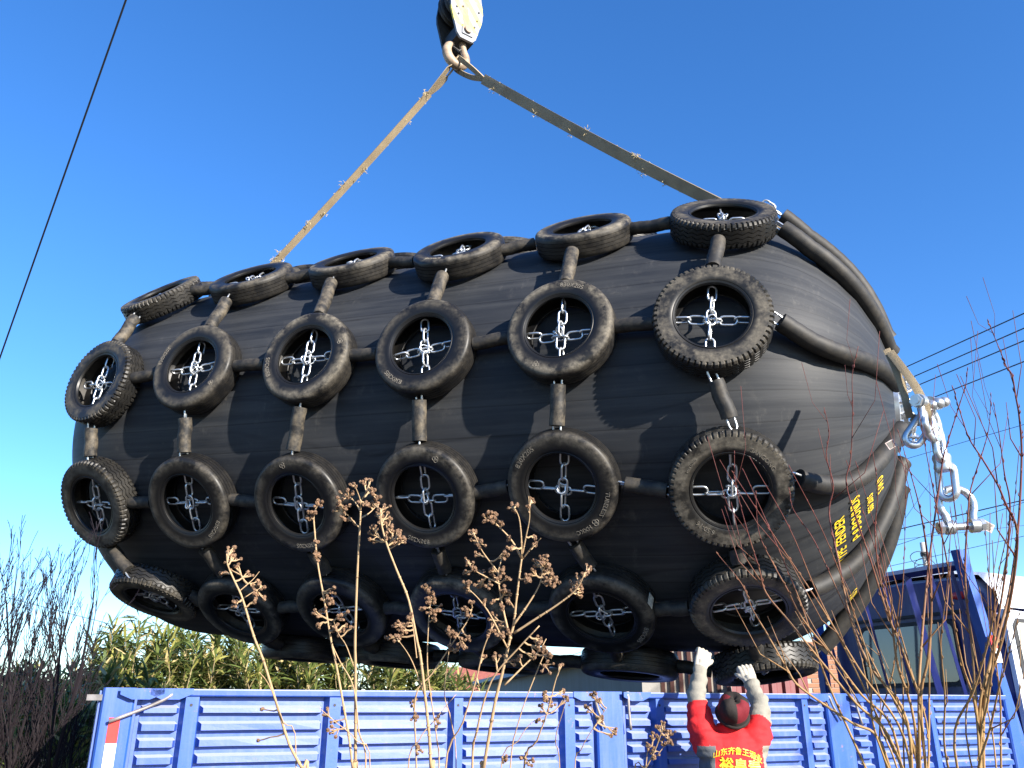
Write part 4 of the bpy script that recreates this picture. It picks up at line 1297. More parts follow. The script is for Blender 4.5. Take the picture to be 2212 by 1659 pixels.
# gloves: palm and five fingers closing on the rubber
def glove(w_, h_, el, side, curl):
    up_ = (h_ - w_).normalized()
    back = Vector((0.05 * side, -1.0, 0.0)); back = (back - up_ * back.dot(up_)).normalized()     # back of the hand faces the camera
    rt = up_.cross(back).normalized()
    if rt.x < 0: rt = -rt
    b = MB()
    base = w_ - up_ * 0.02
    back = back * 1.0
    for t, wd in ((-0.4, 0.026), (-0.15, 0.030), (0.15, 0.030), (0.4, 0.026)):
        b.tube([base + rt * t * 0.05, base + up_ * 0.05 + rt * t * 0.085, base + up_ * 0.105 + rt * t * 0.095], [0.026, wd * 0.75, wd * 0.62], 10)
    for i, (t, ln) in enumerate(((-0.46, 0.068), (-0.155, 0.078), (0.155, 0.074), (0.46, 0.060))):
        p0 = base + up_ * 0.10 + rt * t * 0.084
        p1 = p0 + up_ * ln * 0.45 - back * ln * 0.12 + rt * t * 0.006
        p2 = p1 + up_ * ln * 0.28 * (1 - curl * 0.5) - back * ln * (0.35 + 0.2 * curl)
        p3 = p2 - back * ln * 0.42 - up_ * ln * 0.18 * curl
        b.tube([p0 - up_ * 0.02, p0, p1, p2, p3], [0.0125, 0.0125, 0.0125, 0.0115, 0.010], 9)
        b.ball(p3, 0.009, 8, 6); b.ball(p1, 0.0125, 8, 6)
    th0 = base + up_ * 0.04 + rt * side * 0.036
    th = [th0, th0 + up_ * 0.032 + rt * side * 0.026 - back * 0.006, th0 + up_ * 0.055 + rt * side * 0.036 - back * 0.026, th0 + up_ * 0.066 + rt * side * 0.034 - back * 0.05]
    b.tube(th, [0.018, 0.0145, 0.0125, 0.010], 10); b.ball(th[-1], 0.010, 8, 6)
    b.tube([w_ - up_ * 0.045, w_ - up_ * 0.0, w_ + up_ * 0.03], [0.034, 0.033, 0.038], 14)
    me = bake_remesh(b, 0.0045, 3, M_GLOVE, 'glove'); me.materials.clear(); me.materials.append(M_GLOVE)
    gl = obj('glove', me, person)
    b = MB(); b.tube([w_ - up_ * 0.05, w_ - up_ * 0.036, w_ - up_ * 0.024], [0.037, 0.0395, 0.037], 18); b.build('cuff_band', M_CUFF, gl, True)
glove(wrL, hdL, elL, 1, 0.7)
glove(wrR, hdR, elR, -1, 1.0)
# knitted cap, head tipped back
b = MB()
capM = Matrix.Rotation(math.radians(48), 3, 'X') * 0.92
vs, fs = [], []
prof = [(0.098, -0.050), (0.108, -0.035), (0.110, -0.015), (0.104, 0.0), (0.108, 0.02), (0.106, 0.055), (0.094, 0.088), (0.070, 0.110), (0.038, 0.118), (0.012, 0.108), (0.0, 0.100)]
nh = 36
for r, h in prof:
    for j in range(nh):
        a = 2 * math.pi * j / nh
        fold = 1 + (0.05 * math.sin(3 * a + h * 30) + 0.03 * math.sin(7 * a)) * (1 if h > 0.02 else 0.25)
        vs.append(headc + Vector((0, -0.022, 0.012)) + capM @ Vector((r * fold * math.cos(a), r * fold * 1.06 * math.sin(a), h * (1 + 0.08 * math.sin(2 * a + 1)))))
for i in range(len(prof) - 1):
    for j in range(nh): fs.append((i * nh + j, i * nh + (j + 1) % nh, (i + 1) * nh + (j + 1) % nh, (i + 1) * nh + j))
b.add(vs, fs)
me = b.mesh('cap', [M_HAT, M_HATRED], True)
for f in me.polygons:
    j = f.index % nh; i = f.index // nh
    if 3 <= i <= 7 and (j in (27, 28, 29, 30, 31, 32, 33, 34, 13, 14, 15, 16, 17) ) : f.material_index = 1
cap = obj('cap', me, person)
b = MB(); b.tube([headc + Vector((0, -0.022, 0.012)) + capM @ Vector((0.108 * math.cos(a * math.pi / 16), 0.113 * math.sin(a * math.pi / 16), -0.035)) for a in range(32)], 0.014, 8, closed=True)
b.build('rolled_brim', M_HAT, cap, True)
# print on the back of the jacket
def back_y(x, z):
    return mid.y - (0.152 + 0.012) * max(0.15, 1 - (abs(x - mid.x) / 0.24) ** 2.6) ** 0.5
def back_text(s, size, x0, z0, arc=0.0, rot=0.0, bold=0.0):
    vs, fs = text_mesh(s, size, 0.0, bold)
    out = []
    for v in vs:
        x = v.x; z = v.y - arc * x * x
        x, z = x * math.cos(rot) - z * math.sin(rot) + x0, x * math.sin(rot) + z * math.cos(rot) + z0
        out.append(Vector((mid.x + x, back_y(mid.x + x, z) - 0.006, z)))
    m = MB(); m.add(out, fs)
    return m
from mathutils.bvhtree import BVHTree
jk = [o for o in person.children if o.name.startswith('jacket')][0]
bv = BVHTree.FromPolygons([v.co for v in jk.data.vertices], [tuple(p.vertices) for p in jk.data.polygons])
def drape(m):
    out = []
    for v in m.v:
        h = bv.ray_cast(Vector((v[0], v[1] - 0.5, v[2])), Vector((0, 1, 0)))
        out.append((v[0], (h[0].y - 0.005) if h[0] is not None else v[1], v[2]))
    m.v = out
    return m
zt_ = L3(1590, 1628, 5.36).z
for s, size, x0, z0, arc, rot, bold in (('山东齐鲁王酒业', 0.046, 0.015, cz - 0.075, 1.6, -0.10, 0.0006), ('裕泉春', 0.088, 0.02, cz - 0.165, 0.0, -0.09, 0.002)):
    drape(back_text(s, size, x0, z0, arc, rot, bold)).build('lettering', M_GOLD, person)
q = MB(); q.add([(mid.x + 0.155, mid.y - 0.17, cz - 0.235), (mid.x + 0.172, mid.y - 0.17, cz - 0.237), (mid.x + 0.172, mid.y - 0.17, cz - 0.205), (mid.x + 0.155, mid.y - 0.17, cz - 0.203)], [(0, 1, 2, 3)])
drape(q).build('seal_print', M_GOLD, person)

# ------------------------------------------------------------------ plants
def bark(name, lo, hi, z0, z1, rough=0.7):
    """colour of older wood below, young shoots above"""
    m, nt, b = mat(name)
    tc = N(nt, 'TexCoord'); sp = N(nt, 'SeparateXYZ'); nt.links.new(tc.outputs['Object'], sp.inputs[0])
    v = coords(nt, 'Object'); n1 = noise_tex(nt, v, 25.0)
    k = mathn(nt, 'ADD', mathn(nt, 'DIVIDE', mathn(nt, 'SUBTRACT', sp.outputs[2], z0), z1 - z0), mathn(nt, 'MULTIPLY', mathn(nt, 'SUBTRACT', n1, 0.5), 1.0))
    c = mix(nt, ramp(nt, k, [(0.0, 0.0), (1.0, 1.0)]), lo, hi)
    c = mix(nt, ramp(nt, noise_tex(nt, v, 90.0), [(0.55, 0.0), (0.75, 0.5)]), c, tuple(x * 0.4 for x in lo))
    nt.links.new(c, b.inputs['Base Color']); b.inputs['Roughness'].default_value = rough; b.inputs['Specular IOR Level'].default_value = 0.15
    return m
M_STEM = bark('dry_stem', (0.34, 0.22, 0.12), (0.42, 0.29, 0.165), 1.0, 2.0)
M_CAPS = simple('dry_seed_capsule', (0.16, 0.09, 0.048), 0.8, var=0.55, scale=90)
M_TWIG = bark('willow_twig', (0.32, 0.205, 0.09), (0.125, 0.04, 0.034), 1.55, 2.05, 0.5)
M_DARKTWIG = bark('dark_shrub_twig', (0.016, 0.012, 0.012), (0.012, 0.009, 0.014), 0.8, 2.5)
prng = random.Random(11)
def capsule(m, p, r, rg):
    """dry six-valved seed capsule: lobes round a core"""
    ax = Vector((rg.uniform(-1, 1), rg.uniform(-1, 1), rg.uniform(-0.3, 1))).normalized()
    X = ax.orthogonal().normalized(); Y = ax.cross(X)
    R = Matrix((X, Y, ax)).transposed()
    vs, fs = [p - ax * r * 0.9], []
    n = 10
    for hz, rr in ((-0.45, 0.8), (0.2, 1.0), (0.85, 0.62)):
        for j in range(n):
            a = 2 * math.pi * j / n
            k = rr * (1.0 if j % 2 else 0.72)
            vs.append(p + R @ Vector((r * k * math.cos(a), r * k * math.sin(a), r * hz * (1.15 if (j % 2 and hz > 0.5) else 1))))
    vs.append(p + ax * r * 0.35)
    for j in range(n): fs.append((0, 1 + (j + 1) % n, 1 + j))
    for i in range(2):
        for j in range(n): fs.append((1 + i * n + j, 1 + i * n + (j + 1) % n, 1 + (i + 1) * n + (j + 1) % n, 1 + (i + 1) * n + j))
    for j in range(n): fs.append((1 + 3 * n, 1 + 2 * n + j, 1 + 2 * n + (j + 1) % n))
    m.add(vs, fs, 1)
def nearest(pts, q):
    return min(pts, key=lambda p: (p - q).length)
def seed_plant(label, base_px, stems, clusters, depth, seed):
    """stems: [(points in the photo, base radius)]; clusters: [(x, y, spread, number)]"""
    rg = random.Random(seed)
    bp = at(base_px, 1700, depth); root_p = Vector((bp.x, bp.y, 0))
    pl = thing('seed_plant', label, 'shrub', root_p, 'dry plants with seed heads in the foreground')
    paths, objs = [], []
    for k, (pp, r0) in enumerate(stems):
        dz = rg.uniform(-0.06, 0.06)
        w = [at(x, y, depth + dz * (i / max(1, len(pp) - 1))) for i, (x, y) in enumerate(pp)]
        if pp[0][1] > 1600:                                          # grows on down to the ground
            w = [root_p + Vector((rg.uniform(-0.05, 0.05), rg.uniform(-0.05, 0.05), 0)), (root_p + Vector((0, 0, 0.2))).lerp(w[0], 0.6)] + w
        P = smoothpath(w, 4)
        r0 = r0 * 0.62
        rad = [r0 * (1 - 0.62 * i / (len(P) - 1)) * (1 + 0.08 * math.sin(i * 2.7)) for i in range(len(P))]
        m = MB(); m.tube([p - root_p for p in P], rad, 8)
        for _ in range(int(len(P) * 0.35)):                       # leaf scars
            i = rg.randrange(len(P)); m.ball(P[i] - root_p, rad[i] * 1.35, 6, 4)
        objs.append(m.build('stem', M_STEM, pl, True)); paths.append(P)
    for (x, y, sp, num) in clusters:
        c = at(x, y, depth + rg.uniform(-0.03, 0.03))
        s = sp / DS * depth / 840.0
        bi = min(range(len(paths)), key=lambda i: (nearest(paths[i], c) - c).length)
        a = nearest(paths[bi], c + Vector((0, 0, -s * 0.5)))
        m = MB()
        hub = a.lerp(c, 0.55)
        m.tube([a - root_p, a.lerp(hub, 0.5) - root_p + Vector((0, 0, -0.002)), hub - root_p], [0.0021, 0.0018, 0.0015], 5)
        for _ in range(int(num * 1.5 + 0.5)):
            q = c + Vector((rg.gauss(0, 0.5), rg.gauss(0, 0.45), rg.gauss(0, 0.5))) * s
            j = hub.lerp(q, 0.5) + Vector((rg.uniform(-1, 1), 0, rg.uniform(-1, 0.3))) * s * 0.15
            m.tube([hub - root_p, j - root_p, q - root_p], [0.0014, 0.0012, 0.001], 4)
            capsule(m, q - root_p, rg.uniform(0.0032, 0.0050), rg)
        m.build('seed_cluster', [M_STEM, M_CAPS], objs[bi])
    return pl
D1 = 1.75
seed_plant('leftmost dry stem with few brown seed heads before the fender', 668,
  [([(663, 1690), (652, 1659), (624, 1605), (594, 1509), (569, 1427), (548, 1374), (524, 1294), (507, 1256), (492, 1221), (490, 1196)], 0.0062),
   ([(516, 1278), (535, 1262), (548, 1250), (560, 1235)], 0.002), ([(524, 1294), (545, 1280), (563, 1270)], 0.002), ([(640, 1640), (612, 1560), (590, 1500), (575, 1470), (560, 1452)], 0.003)],
  [(497, 1186, 12, 5), (504, 1205, 14, 6), (510, 1227, 10, 4), (486, 1237, 6, 2), (540, 1240, 8, 2), (545, 1262, 14, 4), (563, 1262, 10, 3), (560, 1283, 14, 5), (548, 1297, 6, 1), (505, 1306, 8, 3), (566, 1536, 6, 1), (556, 1600, 6, 1)], D1, 1)
seed_plant('thin dry stem with small seed heads, second from the left', 768,
  [([(766, 1690), (762, 1659), (753, 1588), (740, 1513), (727, 1440), (715, 1382), (701, 1300), (686, 1215), (680, 1150), (678, 1112), (686, 1090)], 0.0056),
   ([(790, 1690), (775, 1580), (764, 1485), (735, 1430), (718, 1394)], 0.0042), ([(764, 1440), (748, 1395), (732, 1370), (720, 1340)], 0.002), ([(800, 1680), (770, 1600), (725, 1560), (690, 1530)], 0.003)],
  [(688, 1088, 9, 5), (674, 1107, 8, 3), (668, 1117, 7, 3), (681, 1170, 5, 2), (688, 1198, 12, 6), (722, 1268, 4, 1), (716, 1282, 9, 3), (708, 1300, 13, 6), (700, 1318, 8, 3), (680, 1326, 9, 4), (688, 1345, 8, 3), (735, 1328, 12, 6), (722, 1356, 12, 6), (748, 1345, 8, 2), (738, 1362, 10, 5), (760, 1354, 7, 2), (706, 1540, 10, 3), (716, 1580, 12, 4), (722, 1560, 8, 2)], D1 + 0.03, 2)
seed_plant('tallest straight dry stem topped by a spreading crown of seed heads', 770,
  [([(768, 1690), (768, 1659), (768, 1560), (768, 1449), (767, 1385), (770, 1282), (773, 1215), (777, 1144), (779, 1106)], 0.0072),
   ([(779, 1106), (768, 1086), (752, 1070)], 0.0028), ([(779, 1106), (778, 1080), (768, 1052)], 0.0028), ([(778, 1120), (798, 1108), (814, 1092)], 0.0028), ([(778, 1086), (792, 1062), (800, 1044)], 0.0024), ([(776, 1140), (760, 1122), (744, 1106)], 0.0024)],
  [(748, 1068, 12, 5), (733, 1080, 9, 4), (728, 1100, 9, 4), (745, 1093, 10, 4), (768, 1047, 9, 4), (786, 1042, 8, 3), (800, 1037, 6, 2), (801, 1060, 8, 3), (816, 1075, 9, 3), (788, 1088, 8, 3), (798, 1090, 8, 3), (737, 1115, 8, 3), (752, 1125, 8, 2), (765, 1128, 6, 2), (812, 1060, 7, 2)], D1 + 0.06, 3)
seed_plant('leaning dry stem with a dense cone of seed heads, fourth from the left', 938,
  [([(936, 1690), (931, 1659), (927, 1588), (918, 1502), (908, 1417), (901, 1385), (883, 1297), (857, 1232), (836, 1177), (824, 1132), (822, 1100)], 0.0068),
   ([(836, 1177), (850, 1168), (864, 1158)], 0.0022), ([(840, 1187), (856, 1178), (870, 1168)], 0.0022), ([(832, 1170), (816, 1160), (806, 1165)], 0.0022),
   ([(916, 1500), (895, 1440), (880, 1410), (862, 1385)], 0.0024), ([(900, 1420), (893, 1360), (888, 1335)], 0.002)],
  [(812, 1088, 8, 4), (826, 1098, 9, 5), (818, 1112, 9, 5), (832, 1116, 10, 6), (824, 1130, 9, 5), (838, 1130, 10, 6), (846, 1142, 9, 4), (808, 1138, 7, 3), (858, 1150, 8, 4), (805, 1152, 8, 3), (846, 1158, 9, 4), (862, 1160, 8, 4), (806, 1168, 9, 3), (852, 1172, 8, 3), (868, 1168, 8, 4), (836, 1162, 8, 3),
   (855, 1350, 10, 6), (866, 1362, 10, 5), (885, 1330, 8, 4), (878, 1346, 8, 4), (858, 1378, 9, 4), (838, 1378, 6, 2)], D1 + 0.02, 4)
seed_plant('big branching dry plant full of seed heads left of the worker', 1040,
  [([(1040, 1690), (1045, 1659), (1068, 1524), (1087, 1446), (1102, 1378), (1110, 1347), (1115, 1300), (1123, 1235), (1127, 1207)], 0.0078),
   ([(1127, 1207), (1126, 1160), (1121, 1118), (1110, 1096)], 0.0032), ([(1128, 1200), (1136, 1160), (1144, 1118), (1142, 1072)], 0.0030),
   ([(1127, 1207), (1105, 1167), (1074, 1134), (1058, 1118)], 0.0036), ([(1130, 1206), (1146, 1186), (1157, 1175), (1168, 1163)], 0.0024),
   ([(1110, 1368), (1154, 1339), (1206, 1305), (1246, 1272), (1264, 1236)], 0.0044), ([(1108, 1352), (1141, 1305), (1165, 1264), (1172, 1232)], 0.0040),
   ([(1102, 1378), (1090, 1330), (1080, 1279), (1076, 1240), (1084, 1205)], 0.0040), ([(1080, 1262), (1050, 1246), (1027, 1233), (1010, 1214)], 0.0026), ([(1076, 1236), (1042, 1191), (1022, 1149)], 0.0026),
   ([(1096, 1400), (1060, 1330), (1035, 1295), (1012, 1272)], 0.003), ([(1020, 1680), (1030, 1580), (1062, 1470), (1120, 1400), (1165, 1352)], 0.0055),
   ([(960, 1690), (1000, 1560), (1028, 1470), (1045, 1400), (1066, 1350)], 0.0045), ([(1090, 1480), (1130, 1440), (1165, 1405), (1180, 1380)], 0.0034), ([(1100, 1690), (1120, 1560), (1160, 1450), (1182, 1400)], 0.0036)],
  [(1106, 1094, 8, 4), (1118, 1090, 6, 2), (1060, 1110, 9, 5), (1050, 1122, 9, 4), (1066, 1128, 9, 5), (1082, 1132, 8, 3), (1100, 1162, 8, 3), (1106, 1185, 9, 4), (1140, 1098, 8, 3), (1148, 1080, 7, 3), (1155, 1158, 6, 2), (1156, 1176, 6, 2),
   (1022, 1150, 8, 4), (1028, 1168, 9, 4), (1040, 1172, 8, 3), (1030, 1198, 6, 2), (1090, 1200, 9, 5), (1012, 1216, 9, 6), (1022, 1228, 10, 5), (1006, 1240, 9, 4), (1040, 1238, 7, 3), (1064, 1232, 10, 7), (1072, 1248, 10, 6), (1086, 1236, 9, 5), (1096, 1250, 8, 4), (1012, 1258, 10, 5), (1008, 1276, 9, 4), (1038, 1262, 9, 5), (1056, 1264, 8, 4), (1092, 1280, 10, 6), (1100, 1300, 9, 5), (1088, 1312, 9, 4),
   (1048, 1300, 8, 4), (1062, 1298, 6, 2), (1064, 1340, 11, 6), (1078, 1352, 11, 6), (1060, 1362, 10, 5), (1080, 1372, 9, 5), (1096, 1366, 8, 3),
   (1172, 1204, 9, 6), (1164, 1218, 10, 6), (1182, 1218, 10, 7), (1190, 1236, 10, 7), (1172, 1238, 10, 7), (1198, 1250, 10, 6), (1184, 1256, 9, 5), (1150, 1240, 9, 4), (1140, 1252, 8, 4), (1194, 1266, 7, 3),
   (1272, 1226, 8, 4), (1262, 1240, 8, 3), (1250, 1252, 9, 4), (1240, 1262, 9, 5), (1258, 1268, 8, 3), (1252, 1282, 9, 5), (1238, 1276, 8, 3),
   (1166, 1384, 9, 5), (1160, 1400, 9, 5), (1174, 1405, 11, 7), (1188, 1418, 9, 5), (1182, 1440, 10, 5), (1152, 1420, 7, 3), (1120, 1424, 8, 2), (1106, 1430, 7, 2), (1070, 1420, 8, 3), (1044, 1420, 8, 3), (1090, 1420, 6, 2)], D1 + 0.05, 5)
seed_plant('slim dry twigs with seed heads between the leaning stem and the big plant', 950,
  [([(948, 1690), (944, 1600), (930, 1500), (923, 1430), (926, 1342), (930, 1290), (925, 1266)], 0.0034), ([(900, 1690), (897, 1509), (933, 1456), (980, 1386), (1011, 1339), (1020, 1312)], 0.004),
   ([(985, 1690), (975, 1560), (960, 1500), (968, 1420), (975, 1370)], 0.003), ([(880, 1690), (905, 1600), (935, 1560), (985, 1500)], 0.0034)],
  [(920, 1268, 9, 5), (930, 1280, 9, 6), (922, 1296, 9, 4), (936, 1296, 8, 4), (914, 1312, 8, 3), (932, 1322, 9, 4), (944, 1320, 8, 3), (938, 1338, 7, 3), (1018, 1302, 7, 3), (1006, 1312, 8, 3), (1012, 1326, 8, 4), (970, 1366, 11, 7), (980, 1374, 8, 3), (974, 1400, 8, 4), (984, 1408, 7, 2), (1002, 1392, 9, 5), (1010, 1380, 7, 3), (892, 1520, 7, 3), (895, 1550, 9, 4), (930, 1500, 6, 2), (950, 1560, 9, 4), (905, 1620, 9, 4)], D1 + 0.08, 6)
seed_plant('low dry twigs with dark seed heads in front of the truck gates', 1180,
  [([(1130, 1690), (1160, 1600), (1182, 1540), (1200, 1470), (1212, 1440)], 0.0046), ([(1210, 1690), (1200, 1600), (1215, 1540), (1228, 1500)], 0.003), ([(1080, 1690), (1120, 1600), (1150, 1560), (1190, 1540)], 0.003), ([(1240, 1690), (1255, 1620), (1290, 1560), (1310, 1530)], 0.003)],
  [(1176, 1505, 9, 4), (1186, 1520, 10, 5), (1172, 1532, 8, 3), (1210, 1440, 6, 2), (1216, 1495, 8, 4), (1225, 1510, 7, 3), (1130, 1640, 9, 4), (1148, 1648, 8, 3), (1166, 1560, 7, 2), (1282, 1500, 9, 4), (1292, 1512, 8, 4), (1270, 1530, 8, 3), (1296, 1552, 8, 4), (1318, 1590, 7, 2), (1330, 1580, 8, 3), (1090, 1640, 8, 4)], D1 + 0.1, 7)
seed_plant('small dry sprig with seed heads just left of the worker', 1385,
  [([(1370, 1690), (1395, 1659), (1415, 1620), (1428, 1585), (1436, 1568)], 0.0042), ([(1395, 1659), (1425, 1625), (1444, 1598)], 0.003)],
  [(1430, 1566, 8, 4), (1418, 1572, 7, 3), (1440, 1580, 8, 4), (1412, 1592, 8, 4), (1424, 1594, 8, 3), (1448, 1582, 6, 2), (1398, 1610, 9, 4), (1408, 1622, 8, 3), (1430, 1606, 7, 2), (1416, 1636, 8, 3), (1448, 1604, 7, 3)], 2.0, 8)

# red-brown osier shoots at the right
def osier(label, base, depth, traced, fan, seed):
    rg = random.Random(seed)
    bp = at(base[0], 1800, depth); rp = Vector((bp.x, bp.y, 0))
    root = thing('osier_bush', label, 'bush', rp, 'leafless bushes in the foreground')
    hub = at(base[0], base[1], depth)
    m = MB(); m.tube(smoothpath([Vector((0, 0, 0)), (hub - rp) * 0.5 + Vector((0.05, 0.02, 0)), hub - rp], 5), [0.021 - 0.0006 * i for i in range(11)], 10)
    for _ in range(6): m.ball(hub - rp + Vector((rg.uniform(-0.012, 0.012), rg.uniform(-0.012, 0.012), rg.uniform(-0.25, 0.0))), rg.uniform(0.012, 0.016), 8, 6)
    m.build('stump', M_TWIG, root, True)
    def shoot(w, r0):
        P = smoothpath(w, 5)
        L = sum((P[i + 1] - P[i]).length for i in range(len(P) - 1))
        rad = [max(0.0009, r0 * (1 - 0.84 * i / (len(P) - 1))) for i in range(len(P))]
        m = MB(); m.tube([p - rp for p in P], rad, 7)
        for i in range(3, len(P) - 1, 1):
            if rg.random() < 0.55:
                d = (P[i + 1] - P[i]).normalized(); s = d.orthogonal().normalized(); s = Matrix.Rotation(rg.uniform(0, 6.28), 3, d) @ s
                q = P[i].lerp(P[i + 1], rg.random())
                m.tube([q - rp, q + d * 0.006 + s * rad[i] * 1.8 - rp, q + d * 0.013 + s * rad[i] * 1.5 - rp], [rad[i] * 0.9, 0.0016, 0.0007], 5)
        for i in range(6, len(P) - 3):                                   # side shoots
            if rg.random() < 0.10:
                d = (P[i + 1] - P[i]).normalized(); s = d.orthogonal().normalized(); s = Matrix.Rotation(rg.uniform(0, 6.28), 3, d) @ s
                ln = rg.uniform(0.08, 0.3)
                m.tube([P[i] - rp, P[i] + d * ln * 0.4 + s * ln * 0.25 - rp, P[i] + d * ln + s * ln * 0.3 + Vector((0, 0, 0.03)) - rp], [rad[i] * 0.7, rad[i] * 0.5, 0.0008], 6)
        m.build('shoot', M_TWIG, root, True)
    for pp in traced:
        dz = rg.uniform(-0.25, 0.3)
        w = [at(x, y, depth + dz * min(1, i / 4)) for i, (x, y) in enumerate(pp)]
        shoot([hub + Vector((rg.uniform(-0.05, 0.05), rg.uniform(-0.03, 0.03), rg.uniform(-0.22, 0)))] + w, rg.uniform(0.0036, 0.0050))
    for k in range(fan[0]):
        x0 = base[0] + rg.uniform(-110, 70)
        xt, yt = rg.uniform(fan[1], fan[2]), rg.uniform(fan[3], fan[4])
        dz = rg.uniform(-0.35, 0.35)
        pp = []
        bend = rg.uniform(-30, 40)
        for i in range(5):
            t = (i + 1) / 5
            pp.append(at(x0 + (xt - x0) * t ** 1.15 + bend * math.sin(math.pi * t) + rg.uniform(-6, 6), base[1] + (yt - base[1]) * t, depth + dz * t))
        shoot([hub + Vector((rg.uniform(-0.05, 0.05), rg.uniform(-0.03, 0.03), rg.uniform(-0.3, 0)))] + pp, rg.uniform(0.0026, 0.0044))
    return root
osier('red-brown leafless bush fanning its shoots up in front of the truck cab', (1975, 1740), 2.35,
  [[(1990, 1560), (1963, 1442), (1915, 1320), (1881, 1212), (1854, 1132), (1828, 1045), (1838, 987), (1842, 881), (1841, 810), (1854, 748)],
   [(1960, 1560), (1880, 1440), (1838, 1340), (1812, 1215), (1791, 1110), (1800, 1050), (1785, 985), (1791, 934), (1780, 880)],
   [(1900, 1600), (1838, 1560), (1730, 1486), (1698, 1441), (1655, 1366), (1625, 1315), (1602, 1261), (1547, 1193)],
   [(1920, 1590), (1850, 1520), (1775, 1430), (1707, 1345), (1655, 1281), (1640, 1229), (1616, 1152), (1590, 1050), (1586, 975)],
   [(1930, 1580), (1860, 1500), (1800, 1420), (1733, 1336), (1700, 1272), (1673, 1223), (1640, 1152), (1632, 1061)],
   [(1960, 1570), (1905, 1470), (1870, 1400), (1820, 1300), (1760, 1170), (1714, 1101), (1706, 1060)],
   [(1985, 1540), (1990, 1400), (2000, 1280), (2011, 1181), (2033, 1020), (2038, 988), (2050, 946), (2072, 877), (2087, 826), (2090, 794)],
   [(1990, 1540), (2005, 1420), (2012, 1300), (2001, 1181), (1991, 1118), (1981, 1073), (1964, 1012), (1940, 930)],
   [(1975, 1560), (1940, 1440), (1925, 1340), (1900, 1240), (1890, 1150), (1896, 1060), (1885, 975)]],
  (10, 1560, 2010, 950, 1350), 21)
osier('red-brown leafless bush at the right edge of the picture', (2110, 1740), 2.2,
  [[(2120, 1540), (2150, 1400), (2180, 1280), (2199, 1145), (2207, 988), (2202, 902), (2194, 855), (2186, 810), (2174, 792), (2162, 761), (2145, 720), (2133, 692)],
   [(2125, 1540), (2165, 1380), (2190, 1250), (2197, 1147), (2172, 1088), (2155, 1047), (2121, 990), (2094, 948), (2074, 890), (2060, 841)],
   [(2110, 1540), (2100, 1400), (2085, 1250), (2092, 1098), (2099, 1049), (2123, 975), (2136, 924), (2141, 855)],
   [(2115, 1540), (2140, 1420), (2170, 1250), (2182, 1098), (2170, 1024), (2158, 936), (2146, 870)],
   [(2110, 1550), (2080, 1440), (2060, 1340), (2050, 1240), (2030, 1130), (2005, 1000), (1985, 890)]],
  (7, 1990, 2230, 950, 1400), 22)

# dark bare shrub at the left
def dark_shrub(label, x0, depth, n, tops, seed):
    rg = random.Random(seed)
    bp = at(x0, 1720, depth); rp = Vector((bp.x, bp.y, 0))
    root = thing('bare_shrub', label, 'shrub', rp, 'dark bare shrubs at the left')
    def grow(m, p, d, L, r, lev):
        k = 6
        P, R = [p], [r]
        for i in range(k):
            d = (d + Vector((rg.gauss(0, 0.055), rg.gauss(0, 0.055), 0.035 + rg.gauss(0, 0.02)))).normalized()
            p = p + d * L / k
            P.append(p); R.append(max(0.0017, r * (1 - 0.75 * (i + 1) / k)))
        m.tube(P, R, 6 if lev < 2 else 4)
        if lev >= 3: return
        for i in range(1 if lev else 2, k + 1):
            for _ in range(2 if lev < 2 else 1):
                if rg.random() < (0.8 if lev < 1 else 0.62 if lev < 2 else 0.35):
                    s = d.orthogonal().normalized(); s = Matrix.Rotation(rg.uniform(0, 6.28), 3, d) @ s
                    a = rg.uniform(0.15, 0.36)
                    grow(m, P[i].lerp(P[i - 1], rg.random()), (d * math.cos(a) + s * math.sin(a)).normalized(), L * rg.uniform(0.32, 0.55) * (1.1 - 0.09 * i), max(0.002, R[i] * 0.62), lev + 1)
    for k in range(n):
        xt, yt = tops[k % len(tops)]
        top = at(xt + rg.uniform(-14, 14), yt + rg.uniform(0, 50), depth + rg.uniform(-0.4, 0.6))
        st = Vector((rg.uniform(-0.45, 0.3), rg.uniform(-0.3, 0.3), 0))
        v = top - (rp + st)
        m = MB(); grow(m, st, (v.normalized() - Vector((0, 0, 0.10))).normalized(), v.length * 0.88, rg.uniform(0.015, 0.023), 0)
        m.build('stem', M_DARKTWIG, root)
    return root
dark_shrub('dark leafless broom-like shrub with many twigs left of the truck', 30, 5.2, 11, [(60, 1190), (100, 1160), (20, 1180), (180, 1170), (140, 1250), (0, 1230), (200, 1190), (80, 1260), (-40, 1200), (120, 1200)], 31)
dark_shrub('lower dark shrub of dense upright twigs beside the truck tail', 95, 6.0, 4, [(150, 1400), (190, 1440), (120, 1420), (60, 1380), (210, 1380), (30, 1400)], 32)

# giant reeds behind the truck
def leaf_mat(name, col, var=0.3):
    m, nt, b = mat(name)
    v = coords(nt, 'Object'); n1 = noise_tex(nt, v, 2.5)
    c = mix(nt, n1, tuple(x * (1 - var) for x in col), tuple(x * (1 + var) for x in col))
    nt.links.new(c, b.inputs['Base Color']); b.inputs['Roughness'].default_value = 0.5; b.inputs['Specular IOR Level'].default_value = 0.4
    tr = N(nt, 'BsdfTranslucent'); nt.links.new(c, tr.inputs['Color'])
    ms = N(nt, 'MixShader'); ms.inputs[0].default_value = 0.22
    out = nt.nodes['Material Output']
    nt.links.new(b.outputs[0], ms.inputs[1]); nt.links.new(tr.outputs[0], ms.inputs[2]); nt.links.new(ms.outputs[0], out.inputs['Surface'])
    return m
M_LEAVES = [leaf_mat('reed_leaf_dark', (0.075, 0.105, 0.028)), leaf_mat('reed_leaf_green', (0.125, 0.165, 0.042)), leaf_mat('reed_leaf_yellow', (0.29, 0.28, 0.075)), leaf_mat('reed_leaf_straw', (0.50, 0.40, 0.19))]
